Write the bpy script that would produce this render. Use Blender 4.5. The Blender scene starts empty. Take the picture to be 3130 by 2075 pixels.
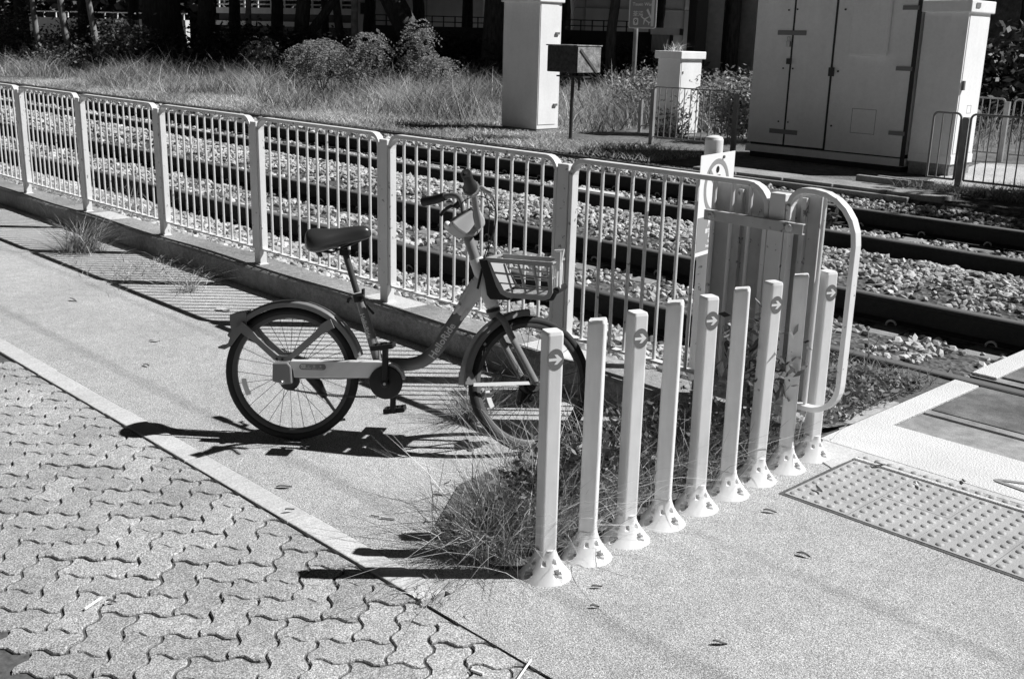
import bpy, bmesh, math, random
import numpy as np
from mathutils import Vector, Matrix, Euler

sc = bpy.context.scene
COL = sc.collection
PI = math.pi
rnd = random.Random(7)
nrg = np.random.default_rng(11)

# ------------------------------------------------------------------ camera
cam_d = bpy.data.cameras.new("camera")
cam = bpy.data.objects.new("camera", cam_d)
COL.objects.link(cam)
right = Vector((0.69293013, 0.72055518, 0.02545715))
down = Vector((0.20974343, -0.16766982, -0.96327282))
fwd = Vector((-0.68982282, 0.67282023, -0.26731518))
m3 = Matrix((right, -down, -fwd)).transposed()
cam.matrix_world = Matrix.Translation((0, 0, 1.70)) @ m3.to_4x4()
cam_d.sensor_width = 36.0
cam_d.lens = 38.3
cam_d.clip_start = 0.05
cam_d.clip_end = 2000.0
sc.camera = cam

# ------------------------------------------------------------------ light
SUN = Vector((0.625, 0.69, 1.0)).normalized()
w = bpy.data.worlds.new("World")
sc.world = w
w.use_nodes = True
wn = w.node_tree
for n in list(wn.nodes):
    wn.nodes.remove(n)
sky = wn.nodes.new('ShaderNodeTexSky')
sky.sky_type = 'NISHITA'
sky.sun_disc = False
sky.sun_elevation = math.asin(SUN.z)
sky.sun_rotation = math.atan2(SUN.x, SUN.y)
sky.air_density = 0.3
sky.ozone_density = 6.0
sky.dust_density = 0.0
sep = wn.nodes.new('ShaderNodeSeparateColor')      # red-filtered monochrome film: blue sky records dark
bg = wn.nodes.new('ShaderNodeBackground')
bg.inputs['Strength'].default_value = 0.05
wo = wn.nodes.new('ShaderNodeOutputWorld')
wn.links.new(sky.outputs[0], sep.inputs[0])
wn.links.new(sep.outputs[0], bg.inputs[0])
wn.links.new(bg.outputs[0], wo.inputs[0])
sd = bpy.data.lights.new("sun", 'SUN')
sd.energy = 4.9
sd.angle = math.radians(0.5)
sun = bpy.data.objects.new("sun", sd)
COL.objects.link(sun)
sun.rotation_euler = SUN.to_track_quat('Z', 'Y').to_euler()
sun.location = (0, 0, 20)
sc.view_settings.view_transform = 'Standard'
sc.view_settings.look = 'None'
sc.view_settings.gamma = 1.0
sc.view_settings.exposure = 0.36
sc.view_settings.use_curve_mapping = False

# ------------------------------------------------------------------ helpers
ORG = {}

def tag(o, label=None, cat=None, group=None, kind=None):
    if label: o['label'] = label
    if cat: o['category'] = cat
    if group: o['group'] = group
    if kind: o['kind'] = kind
    return o

def thing(name, label, cat, loc=(0, 0, 0), group=None, kind=None):
    o = bpy.data.objects.new(name, None)
    COL.objects.link(o)
    o.location = loc
    o.empty_display_size = 0.1
    ORG[o.name] = Vector(loc)
    return tag(o, label, cat, group, kind)

def link(name, me, parent=None, loc=None):
    o = bpy.data.objects.new(name, me)
    COL.objects.link(o)
    if parent is not None:
        o.parent = parent
        ORG[o.name] = ORG.get(parent.name, Vector((0, 0, 0)))
    else:
        ORG[o.name] = Vector((0, 0, 0))
    if loc is not None:
        o.location = loc
    return o

def copy_tree(o, parent=None):
    c = o.copy()
    COL.objects.link(c)
    c.parent = parent
    ORG[c.name] = ORG.get(o.name, Vector((0, 0, 0)))
    for ch in list(o.children):
        copy_tree(ch, c)
    return c

class MB:
    def __init__(s):
        s.V = []; s.F = []
    def add(s, vs, fs, M=None):
        b = len(s.V)
        for v in vs:
            v = Vector(v)
            s.V.append(M @ v if M is not None else v)
        for f in fs:
            s.F.append([b + i for i in f])
        return s
    def box(s, x0, x1, y0, y1, z0, z1, M=None):
        vs = [(x0, y0, z0), (x1, y0, z0), (x1, y1, z0), (x0, y1, z0), (x0, y0, z1), (x1, y0, z1), (x1, y1, z1), (x0, y1, z1)]
        return s.add(vs, [(0, 3, 2, 1), (4, 5, 6, 7), (0, 1, 5, 4), (1, 2, 6, 5), (2, 3, 7, 6), (3, 0, 4, 7)], M)
    def prism(s, poly, a0, a1, axis='z', M=None):
        n = len(poly)
        def p(q, a):
            if axis == 'z': return (q[0], q[1], a)
            if axis == 'y': return (q[0], a, q[1])
            return (a, q[0], q[1])
        vs = [p(q, a0) for q in poly] + [p(q, a1) for q in poly]
        fs = [list(range(n))[::-1], list(range(n, 2 * n))]
        for i in range(n):
            j = (i + 1) % n
            fs.append((i, j, n + j, n + i))
        return s.add(vs, fs, M)
    def sweep(s, pts, sec, ref=(0, 0, 1), closed=False, cap=True, scl=None, M=None):
        """sec: list of (a,b); a along ref-ish, b along T x ref"""
        pts = [Vector(p) for p in pts]
        n = len(pts); k = len(sec)
        vs = []
        ref = Vector(ref).normalized()
        for i, p in enumerate(pts):
            if closed:
                t = pts[(i + 1) % n] - pts[i - 1]
            else:
                t = pts[min(i + 1, n - 1)] - pts[max(i - 1, 0)]
            if t.length < 1e-9: t = Vector((0, 0, 1))
            t.normalize()
            B = ref - t * ref.dot(t)
            if B.length < 1e-4:
                B = t.orthogonal()
            B.normalize()
            N = t.cross(B)
            m = 1.0
            if not closed and 0 < i < n - 1:
                t1 = (pts[i] - pts[i - 1]).normalized()
                m = 1.0 / max(0.5, abs(t.dot(t1)))
            q = scl[i] if scl else 1.0
            qa, qb = q if isinstance(q, tuple) else (q, q)
            for (a, b) in sec:
                vs.append(p + B * a * qa + N * b * m * qb)
        fs = []
        rng = n if closed else n - 1
        for i in range(rng):
            for j in range(k):
                j2 = (j + 1) % k; i2 = (i + 1) % n
                fs.append((i * k + j, i * k + j2, i2 * k + j2, i2 * k + j))
        if cap and not closed:
            fs.append(list(range(k))[::-1])
            fs.append([(n - 1) * k + j for j in range(k)])
        return s.add(vs, fs, M)
    def tube(s, pts, r, seg=8, closed=False, M=None, rs=None):
        sec = [(math.cos(2 * PI * i / seg), math.sin(2 * PI * i / seg)) for i in range(seg)]
        pts = [Vector(p) for p in pts]
        d = pts[-1] - pts[0] if not closed else Vector((0, 0, 1))
        # average-plane reference
        ref = Vector((0.0131, 0.997, 0.0763))
        if abs(d.normalized().dot(ref)) > 0.9: ref = Vector((0.03, 0.02, 1))
        sc_ = rs if rs else [r] * len(pts)
        return s.sweep(pts, sec, ref, closed, True, sc_, M)
    def cyl(s, p0, p1, r, seg=16, M=None):
        return s.tube([p0, p1], r, seg, M=M)
    def lathe(s, prof, seg=24, M=None):
        vs = []
        for r, z in prof:
            for i in range(seg):
                a = 2 * PI * i / seg
                vs.append((r * math.cos(a), r * math.sin(a), z))
        fs = []
        for j in range(len(prof) - 1):
            for i in range(seg):
                i2 = (i + 1) % seg
                fs.append((j * seg + i, j * seg + i2, (j + 1) * seg + i2, (j + 1) * seg + i))
        fs.append(list(range(seg))[::-1])
        fs.append([(len(prof) - 1) * seg + i for i in range(seg)])
        return s.add(vs, fs, M)
    def sphere(s, c, r, seg=12, M=None):
        prof = [(max(1e-4, r * math.sin(PI * j / seg)), -r * math.cos(PI * j / seg)) for j in range(seg + 1)]
        T = Matrix.Translation(c)
        return s.lathe(prof, seg, (M @ T) if M is not None else T)
    def build(s, name, mat, parent=None, smooth=False, bevel=0.0, world=False, loc=None, label=None):
        me = bpy.data.meshes.new(name)
        V = s.V
        if world and parent is not None:
            o0 = ORG.get(parent.name, Vector((0, 0, 0)))
            V = [v - o0 for v in V]
        me.from_pydata([tuple(v) for v in V], [], [tuple(f) for f in s.F])
        me.materials.append(mat)
        me.validate(); me.update()
        bm = bmesh.new(); bm.from_mesh(me)
        bmesh.ops.recalc_face_normals(bm, faces=bm.faces)
        bm.to_mesh(me); bm.free()
        if smooth:
            me.polygons.foreach_set('use_smooth', [True] * len(me.polygons))
            try:
                me.set_sharp_from_angle(angle=math.radians(38))
            except Exception:
                pass
        o = link(name, me, parent, loc)
        if bevel:
            b = o.modifiers.new('bevel', 'BEVEL')
            b.width = bevel; b.segments = 2; b.limit_method = 'ANGLE'; b.angle_limit = math.radians(35)
        if label: o['label'] = label
        return o

def np_mesh(name, V, F, mat, parent=None, shade=None, smooth=False):
    """V (n,3), F (m,k) numpy; shade per vertex float"""
    me = bpy.data.meshes.new(name)
    V = np.asarray(V, dtype=np.float32); F = np.asarray(F, dtype=np.int32)
    k = F.shape[1]
    me.vertices.add(len(V)); me.vertices.foreach_set('co', V.ravel())
    me.loops.add(F.size); me.loops.foreach_set('vertex_index', F.ravel())
    me.polygons.add(len(F))
    me.polygons.foreach_set('loop_start', np.arange(0, F.size, k, dtype=np.int32))
    if shade is not None:
        at = me.attributes.new('shade', 'FLOAT', 'POINT')
        at.data.foreach_set('value', np.asarray(shade, dtype=np.float32))
    me.materials.append(mat)
    me.update(calc_edges=True)
    me.polygons.foreach_set('use_smooth', np.full(len(F), smooth))
    return link(name, me, parent)

def text_geo(txt, size, extrude=0.0005, align='LEFT', bold=0.0):
    cu = bpy.data.curves.new('lettering', 'FONT')
    cu.body = txt; cu.size = size; cu.extrude = extrude; cu.align_x = align; cu.offset = bold
    cu.resolution_u = 3
    ob = bpy.data.objects.new('lettering', cu)
    COL.objects.link(ob)
    dg = bpy.context.evaluated_depsgraph_get()
    me = bpy.data.meshes.new_from_object(ob.evaluated_get(dg))
    vs = [v.co.copy() for v in me.vertices]; fs = [tuple(p.vertices) for p in me.polygons]
    bpy.data.objects.remove(ob); bpy.data.curves.remove(cu); bpy.data.meshes.remove(me)
    return vs, fs

# ------------------------------------------------------------------ materials
def mat(name, col, rough=0.7, metal=0.0, n=None, bump=None, shade=0.0, objrand=0.0, trans=0.0, space='pos', spec=0.4):
    """n: list of (scale, low, high, detail, kind) multiplied into the colour; bump: list of (scale, distance, kind)"""
    m = bpy.data.materials.new(name); m.use_nodes = True
    nt = m.node_tree; N = nt.nodes; L = nt.links
    b = N['Principled BSDF']
    b.inputs['Roughness'].default_value = rough
    b.inputs['Metallic'].default_value = metal
    b.inputs['Specular IOR Level'].default_value = spec
    co = None
    if space == 'pos':
        g = N.new('ShaderNodeNewGeometry'); co = g.outputs['Position']
    else:
        g = N.new('ShaderNodeTexCoord'); co = g.outputs['Object']
    val = N.new('ShaderNodeValue'); val.outputs[0].default_value = col
    cur = val.outputs[0]
    def mul(a, bb):
        x = N.new('ShaderNodeMath'); x.operation = 'MULTIPLY'; L.new(a, x.inputs[0]); L.new(bb, x.inputs[1]); return x.outputs[0]
    def tex(scale, detail, kind, stretch=None):
        c2 = co
        if stretch:
            mp = N.new('ShaderNodeMapping'); mp.inputs['Scale'].default_value = stretch; L.new(co, mp.inputs[0]); c2 = mp.outputs[0]
        if kind == 'v':
            t = N.new('ShaderNodeTexVoronoi'); t.inputs['Scale'].default_value = scale; L.new(c2, t.inputs['Vector'])
            s2 = N.new('ShaderNodeSeparateColor'); L.new(t.outputs['Color'], s2.inputs[0]); return s2.outputs[0]
        if kind == 'd':
            t = N.new('ShaderNodeTexVoronoi'); t.inputs['Scale'].default_value = scale; L.new(c2, t.inputs['Vector']); return t.outputs['Distance']
        t = N.new('ShaderNodeTexNoise'); t.inputs['Scale'].default_value = scale; t.inputs['Detail'].default_value = detail
        t.inputs['Roughness'].default_value = 0.6
        L.new(c2, t.inputs['Vector']); return t.outputs[0]
    for q in (n or []):
        sca, lo, hi, det, kind = q[:5]
        st = q[5] if len(q) > 5 else None
        f0, f1 = (0.3, 0.7) if kind == 'n' else (0.0, 1.0)
        if len(q) > 6: f0, f1 = q[6]
        t = tex(sca, det, kind, st)
        mr = N.new('ShaderNodeMapRange'); L.new(t, mr.inputs[0])
        mr.inputs[1].default_value = f0; mr.inputs[2].default_value = f1
        mr.inputs[3].default_value = lo; mr.inputs[4].default_value = hi
        cur = mul(cur, mr.outputs[0])
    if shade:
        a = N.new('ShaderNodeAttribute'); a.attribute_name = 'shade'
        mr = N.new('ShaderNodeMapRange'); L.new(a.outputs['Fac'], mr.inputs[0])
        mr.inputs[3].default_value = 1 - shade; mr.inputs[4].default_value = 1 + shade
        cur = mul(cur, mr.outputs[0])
    if objrand:
        a = N.new('ShaderNodeObjectInfo')
        mr = N.new('ShaderNodeMapRange'); L.new(a.outputs['Random'], mr.inputs[0])
        mr.inputs[3].default_value = 1 - objrand; mr.inputs[4].default_value = 1 + objrand
        cur = mul(cur, mr.outputs[0])
    cc = N.new('ShaderNodeCombineColor')
    for i in range(3): L.new(cur, cc.inputs[i])
    L.new(cc.outputs[0], b.inputs['Base Color'])
    if bump:
        prev = None
        for (sca, dist, kind) in bump:
            t = tex(sca, 3, kind)
            bp = N.new('ShaderNodeBump'); bp.inputs['Strength'].default_value = 1.0; bp.inputs['Distance'].default_value = dist
            L.new(t, bp.inputs['Height'])
            if prev: L.new(prev, bp.inputs['Normal'])
            prev = bp.outputs[0]
        L.new(prev, b.inputs['Normal'])
    if trans:
        out = N['Material Output']
        tr = N.new('ShaderNodeBsdfTranslucent'); L.new(cc.outputs[0], tr.inputs[0])
        mx = N.new('ShaderNodeMixShader'); mx.inputs[0].default_value = trans
        L.new(b.outputs[0], mx.inputs[1]); L.new(tr.outputs[0], mx.inputs[2]); L.new(mx.outputs[0], out.inputs[0])
    return m

M = {}
M['concrete'] = mat('path_concrete', 0.49, 0.9, n=[(1.3, .86, 1.12, 4, 'n'), (14, .88, 1.1, 4, 'n'), (190, .40, 1.5, 3, 'n'), (330, .45, 1.45, 0, 'v')], bump=[(230, .005, 'n')])
M['edge_concrete'] = mat('edging_concrete', 0.60, 0.9, n=[(3, .88, 1.06, 4, 'n'), (120, .72, 1.12, 5, 'n'), (40, .9, 1.05, 3, 'n', (1, .2, 1))], bump=[(150, .002, 'n')], objrand=.05)
M['paver'] = mat('paver_concrete', 0.43, 0.95, n=[(2.1, .82, 1.12, 4, 'n'), (22, .82, 1.12, 4, 'n'), (200, .4, 1.5, 3, 'n'), (280, .5, 1.4, 0, 'v')], bump=[(190, .0035, 'n')], objrand=.13)
M['joint'] = mat('joint_sand', 0.10, 1.0, n=[(60, .6, 1.3, 4, 'n')])
M['soil'] = mat('soil', 0.12, 1.0, n=[(20, .6, 1.4, 5, 'n')], bump=[(60, .01, 'n')])
M['field'] = mat('dry_soil', 0.14, 1.0, n=[(.7, .6, 1.3, 5, 'n'), (12, .6, 1.4, 5, 'n')], bump=[(20, .03, 'n')])
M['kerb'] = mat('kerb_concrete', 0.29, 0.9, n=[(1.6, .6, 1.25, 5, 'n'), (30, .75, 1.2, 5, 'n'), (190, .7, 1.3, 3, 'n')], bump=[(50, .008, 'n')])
M['bed'] = mat('ballast_bed', 0.10, 1.0, n=[(26, .4, 1.6, 2, 'v')], bump=[(24, .02, 'd')])
M['stone'] = mat('ballast_stone', 0.37, 0.9, shade=.65, n=[(60, .8, 1.2, 3, 'n')], space='obj')
M['rail_side'] = mat('rusted_rail', 0.018, 0.8, n=[(30, .7, 1.3, 3, 'n')])
M['rail_top'] = mat('rail_head_steel', 0.26, 0.45, metal=0.5, n=[(5, .8, 1.15, 3, 'n', (.1, 1, 1))])
M['clip'] = mat('clip_steel', 0.33, 0.5, metal=0.3)
M['sleeper'] = mat('sleeper_concrete', 0.27, 0.95, n=[(8, .8, 1.15, 4, 'n'), (150, .75, 1.25, 3, 'n')], bump=[(120, .003, 'n')], objrand=.1)
M['fence'] = mat('fence_paint', 0.72, 0.5, n=[(8, .93, 1.04, 3, 'n'), (26, .35, 1.0, 3, 'n', None, (.30, .36))], space='pos')
M['rust'] = mat('rust_bolt', 0.10, 0.9)
M['bollard'] = mat('bollard_paint', 0.80, 0.5, n=[(40, .93, 1.03, 3, 'n', (1, 1, .12)), (9, .93, 1.03, 3, 'n')], space='obj')
M['sticker'] = mat('sticker_blue_grey', 0.17, 0.45, n=[(300, .85, 1.15, 2, 'n')], space='obj')
M['white'] = mat('white_print', 0.82, 0.5)
M['black'] = mat('black_plastic', 0.018, 0.45)
M['rubber'] = mat('tyre_rubber', 0.022, 0.75)
M['bike_dark'] = mat('bicycle_grey_paint', 0.22, 0.35, n=[(9, .95, 1.05, 2, 'n')], space='obj', spec=.5)
M['bike_light'] = mat('bicycle_white_paint', 0.80, 0.35, n=[(9, .95, 1.05, 2, 'n')], space='obj')
M['bike_case'] = mat('bicycle_pale_plastic', 0.74, 0.4, n=[(9, .95, 1.05, 2, 'n')], space='obj')
M['basket'] = mat('basket_plastic', 0.38, 0.4)
M['rim'] = mat('rim_alloy', 0.09, 0.5)
M['steel'] = mat('bright_steel', 0.5, 0.3, metal=0.9)
M['saddle'] = mat('saddle_vinyl', 0.035, 0.30, spec=.7, bump=[(500, .0004, 'n')], space='obj')
M['grip'] = mat('grip_rubber', 0.03, 0.6)
M['cab'] = mat('cabinet_paint', 0.90, 0.55, n=[(1.2, .93, 1.05, 4, 'n'), (5, .95, 1.03, 4, 'n', (1, 1, .15)), (25, .96, 1.03, 3, 'n')])
M['cab_metal'] = mat('cabinet_hardware', 0.22, 0.5, metal=.3)
M['gap'] = mat('dark_rubber_seal', 0.04, 0.8)
M['mossy'] = mat('weathered_black_box', 0.05, 0.9, n=[(25, .5, 1.6, 5, 'n')])
M['mossy_side'] = mat('weathered_pale_box', 0.40, 0.9, n=[(9, .25, 1.2, 5, 'n'), (60, .5, 1.3, 4, 'n')])
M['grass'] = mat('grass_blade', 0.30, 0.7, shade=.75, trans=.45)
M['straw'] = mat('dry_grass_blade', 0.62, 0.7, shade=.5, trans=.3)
M['leaf'] = mat('leaf', 0.18, 0.5, shade=.7, trans=.3)
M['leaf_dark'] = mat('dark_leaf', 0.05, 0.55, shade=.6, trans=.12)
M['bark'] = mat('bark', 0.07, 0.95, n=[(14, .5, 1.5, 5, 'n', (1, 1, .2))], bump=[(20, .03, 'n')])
M['bark_pale'] = mat('pale_bark', 0.22, 0.9, n=[(6, .6, 1.3, 5, 'n')])
M['wall'] = mat('painted_wall', 0.70, 0.85, n=[(.4, .85, 1.1, 4, 'n'), (3, .9, 1.05, 4, 'n', (1, 1, .2))])
M['pier'] = mat('pier_concrete', 0.42, 0.9, n=[(.5, .75, 1.15, 4, 'n', (1, 1, .3)), (6, .85, 1.1, 4, 'n')])
M['dark_metal'] = mat('dark_metal', 0.05, 0.6)
M['galv'] = mat('galvanised_steel', 0.33, 0.5, metal=.4, n=[(4, .8, 1.15, 3, 'n')])
M['slab'] = mat('crossing_slab', 0.34, 0.9, n=[(2.2, .6, 1.3, 5, 'n'), (18, .75, 1.25, 5, 'n'), (260, .6, 1.35, 3, 'n')], bump=[(200, .002, 'n')])
M['slab_dark'] = mat('crossing_panel_rubber', 0.15, 0.85, n=[(3.1, .45, 1.45, 5, 'n'), (14, .8, 1.2, 4, 'n'), (240, .6, 1.4, 3, 'n')], bump=[(160, .002, 'n')])
M['tread'] = mat('antislip_strip', 0.66, 0.8, n=[(2.5, .9, 1.06, 4, 'n'), (150, .8, 1.08, 0, 'd')], bump=[(120, .003, 'd')])
M['tactile'] = mat('tactile_tile', 0.38, 0.6, n=[(5, .85, 1.12, 4, 'n'), (240, .7, 1.3, 3, 'n')], spec=.6)
M['sign_face'] = mat('sign_white', 0.80, 0.4)
M['sign_grey'] = mat('sign_grey_print', 0.28, 0.5)
M['sign_green'] = mat('road_sign_ground', 0.30, 0.5)
M['board'] = mat('board_back_sheet', 0.50, 0.6, n=[(3, .85, 1.12, 5, 'n', (1, 1, .3)), (14, .9, 1.08, 4, 'n'), (22, .3, 1.0, 3, 'n', None, (.31, .36))])
M['litter'] = mat('paper', 0.85, 0.8)
M['hay'] = mat('dead_leaf', 0.12, 0.8)

# =================================================================== SETTING
def profile_sheet(name, prof, x0, x1, m, nx=1):
    V = []; F = []
    n = len(prof)
    for i in range(nx + 1):
        x = x0 + (x1 - x0) * i / nx
        for (y, z) in prof: V.append((x, y, z))
    for i in range(nx):
        for j in range(n - 1):
            a = i * n + j
            F.append((a, a + n, a + n + 1, a + 1))
    b = MB(); b.V = [Vector(v) for v in V]; b.F = F
    return b.build(name, m)

g = profile_sheet('ground', [(-300, -.09), (3.9, -.09), (3.95, -.34), (11.9, -.34), (12.0, .03), (14, .05), (40, .06), (900, .06)], -900, 500, M['field'])
tag(g, kind='structure')
BP = [(4.02, .09), (4.3, .03), (4.9, -.06), (5.35, -.16), (5.55, -.215), (7.28, -.215), (7.5, -.13), (8.0, -.045), (8.6, -.04), (9.1, -.12), (9.3, -.215), (11.05, -.215), (11.4, -.12), (11.95, -.02), (12.05, .05)]
bed = profile_sheet('ballast_bed', BP, -70, -2.33, M['bed'])
tag(bed, kind='structure')
bed = profile_sheet('ballast_bed', [q for q in BP if q[0] > 7.2], -2.33, 6, M['bed'])
tag(bed, kind='structure')
def bed_z(y):
    return np.interp(y, [p[0] for p in BP], [p[1] for p in BP])

# concrete path: top at z = 0
pb = MB()
pb.box(-60, -2.345, 2.045, 3.79, -.12, 0)
pb.box(-2.341, 9, 1.945, 4.2, -.12, 0)
path = pb.build('path', M['concrete']); tag(path, kind='structure')

# edging stones
edge = MB(); edge.box(-30, -2.36, 1.955, 2.035, -.12, -.02)
edging = edge.build('edging', M['joint']); tag(edging, kind='structure')
x = -2.365
k = 0
while x > -9.5:
    L = .76
    e = MB(); e.box(x - L + .004, x, 1.942, 2.041, -.09, .006)
    o = e.build('edging_stone', M['edge_concrete'], edging, bevel=.005)
    o.location.z = rnd.uniform(-.002, .002)
    x -= L; k += 1

# interlocking zig-zag pavers in herringbone, 45 degrees to the edging
fb = MB(); fb.box(-30, 9, -6, 1.94, -.12, -.008)
foot = fb.build('footpath', M['joint']); tag(foot, kind='structure')
PA = .1125
U = Vector((math.cos(PI / 4), math.sin(PI / 4))); Vv = Vector((-U.y, U.x))
P0 = Vector((-3.273, 1.493))
WT = [(0, 0), (.17, 1), (.36, 1), (.64, -1), (.83, -1), (1, 0)]
AMP = .0105
def paver_outline(wd, hg):
    pts = []
    def edge_h(j, i0, i1):
        s = 1 if i1 > i0 else -1
        for i in range(i0, i1, s):
            seq = WT[:-1] if s > 0 else [(t, q) for t, q in WT[::-1]][:-1]
            for t, q in seq:
                tt = i + t if s > 0 else (i - 1) + t
                pts.append((tt * PA, j * PA + AMP * q))
    def edge_v(i, j0, j1):
        s = 1 if j1 > j0 else -1
        for j in range(j0, j1, s):
            seq = WT[:-1] if s > 0 else WT[::-1][:-1]
            for t, q in seq:
                tt = j + t if s > 0 else (j - 1) + t
                pts.append((i * PA - AMP * q, tt * PA))
    edge_h(0, 0, wd); edge_v(wd, 0, hg); edge_h(hg, wd, 0); edge_v(0, hg, 0)
    return pts
def inset(poly, d):
    n = len(poly); out = []
    for i in range(n):
        a = Vector(poly[i - 1]); b = Vector(poly[i]); c = Vector(poly[(i + 1) % n])
        e1 = (b - a).normalized(); e2 = (c - b).normalized()
        n1 = Vector((-e1.y, e1.x)); n2 = Vector((-e2.y, e2.x))
        nn = (n1 + n2)
        nn = nn / max(.5, nn.length ** 2 / 2) if nn.length > 1e-6 else n1
        out.append((b.x + nn.x * d, b.y + nn.y * d))
    return out
def paver_mesh(wd, hg):
    o = paver_outline(wd, hg); n = len(o)
    rings = [(inset(o, .0042), -.03), (inset(o, .0042), -.0035), (inset(o, .0065), 0.0)]
    b = MB(); vs = []
    for r, z in rings: vs += [(p[0], p[1], z) for p in r]
    fs = []
    for k2 in range(2):
        for i in range(n):
            j = (i + 1) % n
            fs.append((k2 * n + i, k2 * n + j, (k2 + 1) * n + j, (k2 + 1) * n + i))
    fs.append([2 * n + i for i in range(n)])
    b.add(vs, fs)
    return b
pm = {}
for key, (a_, b_) in {'h': (2, 1), 'v': (1, 2)}.items():
    o = paver_mesh(a_, b_).build('paver_' + key, M['paver'])
    pm[key] = o.data; bpy.data.objects.remove(o)
cells = []
for p in range(-22, 22):
    for q in range(-22, 60):
        i = q + 2 * p; j = -q + 2 * p
        cells.append((i, j, 'h')); cells.append((i + 1, j + 1, 'v'))
camxy = Vector((0, 0))
F2 = Vector((-.71587, .69823)); L2 = Vector((-.69823, -.71587))
npav = 0; rest = []
for (i, j, key) in cells:
    c = P0 + U * (i * PA) + Vv * (j * PA)
    mid = c + U * (PA if key == 'h' else PA / 2) + Vv * (PA / 2 if key == 'h' else PA)
    if mid.y > 1.99 or mid.x > -1.2 or mid.x < -8.5 or mid.y < .6: continue
    dep = mid.dot(F2); lat = mid.dot(L2)
    vis = dep > 2.30 and abs(lat) < dep * .46 + .10
    if not vis:
        if dep > 1.6 and mid.y > .9: rest.append((c, key))
        continue
    clip = mid.y > 1.80
    if not clip:
        o = link('paver', pm[key], foot)
    else:
        me = pm[key].copy()
        bm = bmesh.new(); bm.from_mesh(me)
        T = Matrix.Translation((c.x, c.y, 0)) @ Matrix.Rotation(PI / 4, 4, 'Z')
        Ti = T.inverted()
        bmesh.ops.bisect_plane(bm, geom=bm.verts[:] + bm.edges[:] + bm.faces[:], plane_co=Ti @ Vector((0, 1.934, 0)), plane_no=(Ti.to_3x3() @ Vector((0, 1, 0))), clear_outer=True)
        if len(bm.faces) < 3:
            bm.free(); continue
        bm.to_mesh(me); bm.free()
        o = link('paver', me, foot)
    o.location = (c.x, c.y, rnd.uniform(-.003, .0015))
    o.rotation_euler = (rnd.uniform(-.012, .012), rnd.uniform(-.012, .012), PI / 4 + rnd.uniform(-.006, .006))
    npav += 1
rb = MB()
for c, key in rest:
    me = pm[key]; T = Matrix.Translation((c.x, c.y, -.001)) @ Matrix.Rotation(PI / 4, 4, 'Z')
    if (c.y + .2) > 1.93: continue
    rb.add([v.co for v in me.vertices], [tuple(p.vertices) for p in me.polygons], T)
o = rb.build('paver_field', M['paver'], foot); o['kind'] = 'stuff'
print('pavers', npav, 'rest', len(rest))

# kerb carrying the fence
def wob(x): return .006 * math.sin(x * 2.1) + .004 * math.sin(x * 5.3 + 1)
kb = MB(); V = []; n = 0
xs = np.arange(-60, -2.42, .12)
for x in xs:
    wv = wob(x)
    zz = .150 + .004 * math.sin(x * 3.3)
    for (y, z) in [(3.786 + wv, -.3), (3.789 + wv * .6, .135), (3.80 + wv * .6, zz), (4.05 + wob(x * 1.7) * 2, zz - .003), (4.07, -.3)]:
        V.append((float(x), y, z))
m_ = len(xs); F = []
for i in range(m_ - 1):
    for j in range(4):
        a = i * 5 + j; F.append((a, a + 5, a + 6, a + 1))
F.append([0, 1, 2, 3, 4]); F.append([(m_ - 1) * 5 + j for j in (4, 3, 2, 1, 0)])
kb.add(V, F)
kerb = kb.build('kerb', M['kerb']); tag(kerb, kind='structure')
for xx in (-5.0, -3.62, -8.9):          # paler mortar pads round some posts
    q = MB(); q.box(xx - .28, xx + .12, 3.86, 4.045, .146, .153)
    q.build('mortar_pad', M['edge_concrete'], kerb, bevel=.004)

# soil beds
sb = MB(); sb.prism([(-2.96, 2.62), (-2.75, 2.33), (-2.38, 2.26), (-2.29, 2.34), (-2.29, 4.18), (-2.6, 3.79), (-3.05, 3.79), (-3.05, 3.2)], -.02, .012)
soil = sb.build('soil_bed', M['soil']); tag(soil, kind='structure')
sb = MB(); sb.prism([(-2.9, 3.95), (-2.40, 3.95), (-2.34, 4.2), (-2.34, 5.55), (-2.6, 5.58), (-2.9, 5.3), (-3.1, 4.6)], -.2, -.005)
o = sb.build('weedy_verge', M['soil']); tag(o, kind='structure')

# ------------------------------------------------------------------ tracks
def sleeper_mb():
    b = MB(); sec = []
    # profile along y (length 2.4) with lowered middle; top z measured from sleeper origin
    ys = [(-1.2, -.02), (-1.0, .0), (-.55, .0), (-.4, -.02), (-.2, -.035), (.2, -.035), (.4, -.02), (.55, .0), (1.0, .0), (1.2, -.02)]
    vs = []; n = len(ys)
    for (y, z) in ys:
        vs += [(-.14, y, -.2), (-.115, y, z), (.115, y, z), (.14, y, -.2)]
    fs = []
    for i in range(n - 1):
        for j in range(4):
            j2 = (j + 1) % 4
            fs.append((i * 4 + j, i * 4 + j2, (i + 1) * 4 + j2, (i + 1) * 4 + j))
    fs.append((3, 2, 1, 0)); fs.append([(n - 1) * 4 + j for j in range(4)])
    return b.add(vs, fs)
def clip_mb():
    b = MB()
    pts = []
    for i in range(9):
        a = -PI * .1 + PI * 1.1 * i / 8
        pts.append((.035 * math.cos(a) , -.012 - .02 * math.sin(a), .028 + .028 * math.sin(a * 1.2)))
    b.tube(pts, .008, 6)
    return b
RH = .19
def rail_mb(y, x0, x1):
    b = MB()
    sec = [(-.07, -RH), (.07, -RH), (.07, -RH + .012), (.012, -RH + .032), (.010, -.045), (.035, -.035), (.035, -.006), (-.035, -.006), (-.035, -.035), (-.010, -.045), (-.012, -RH + .032), (-.07, -RH + .012)]
    b.prism([(y + a, z) for a, z in sec], x0, x1, axis='x')
    return b
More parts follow.
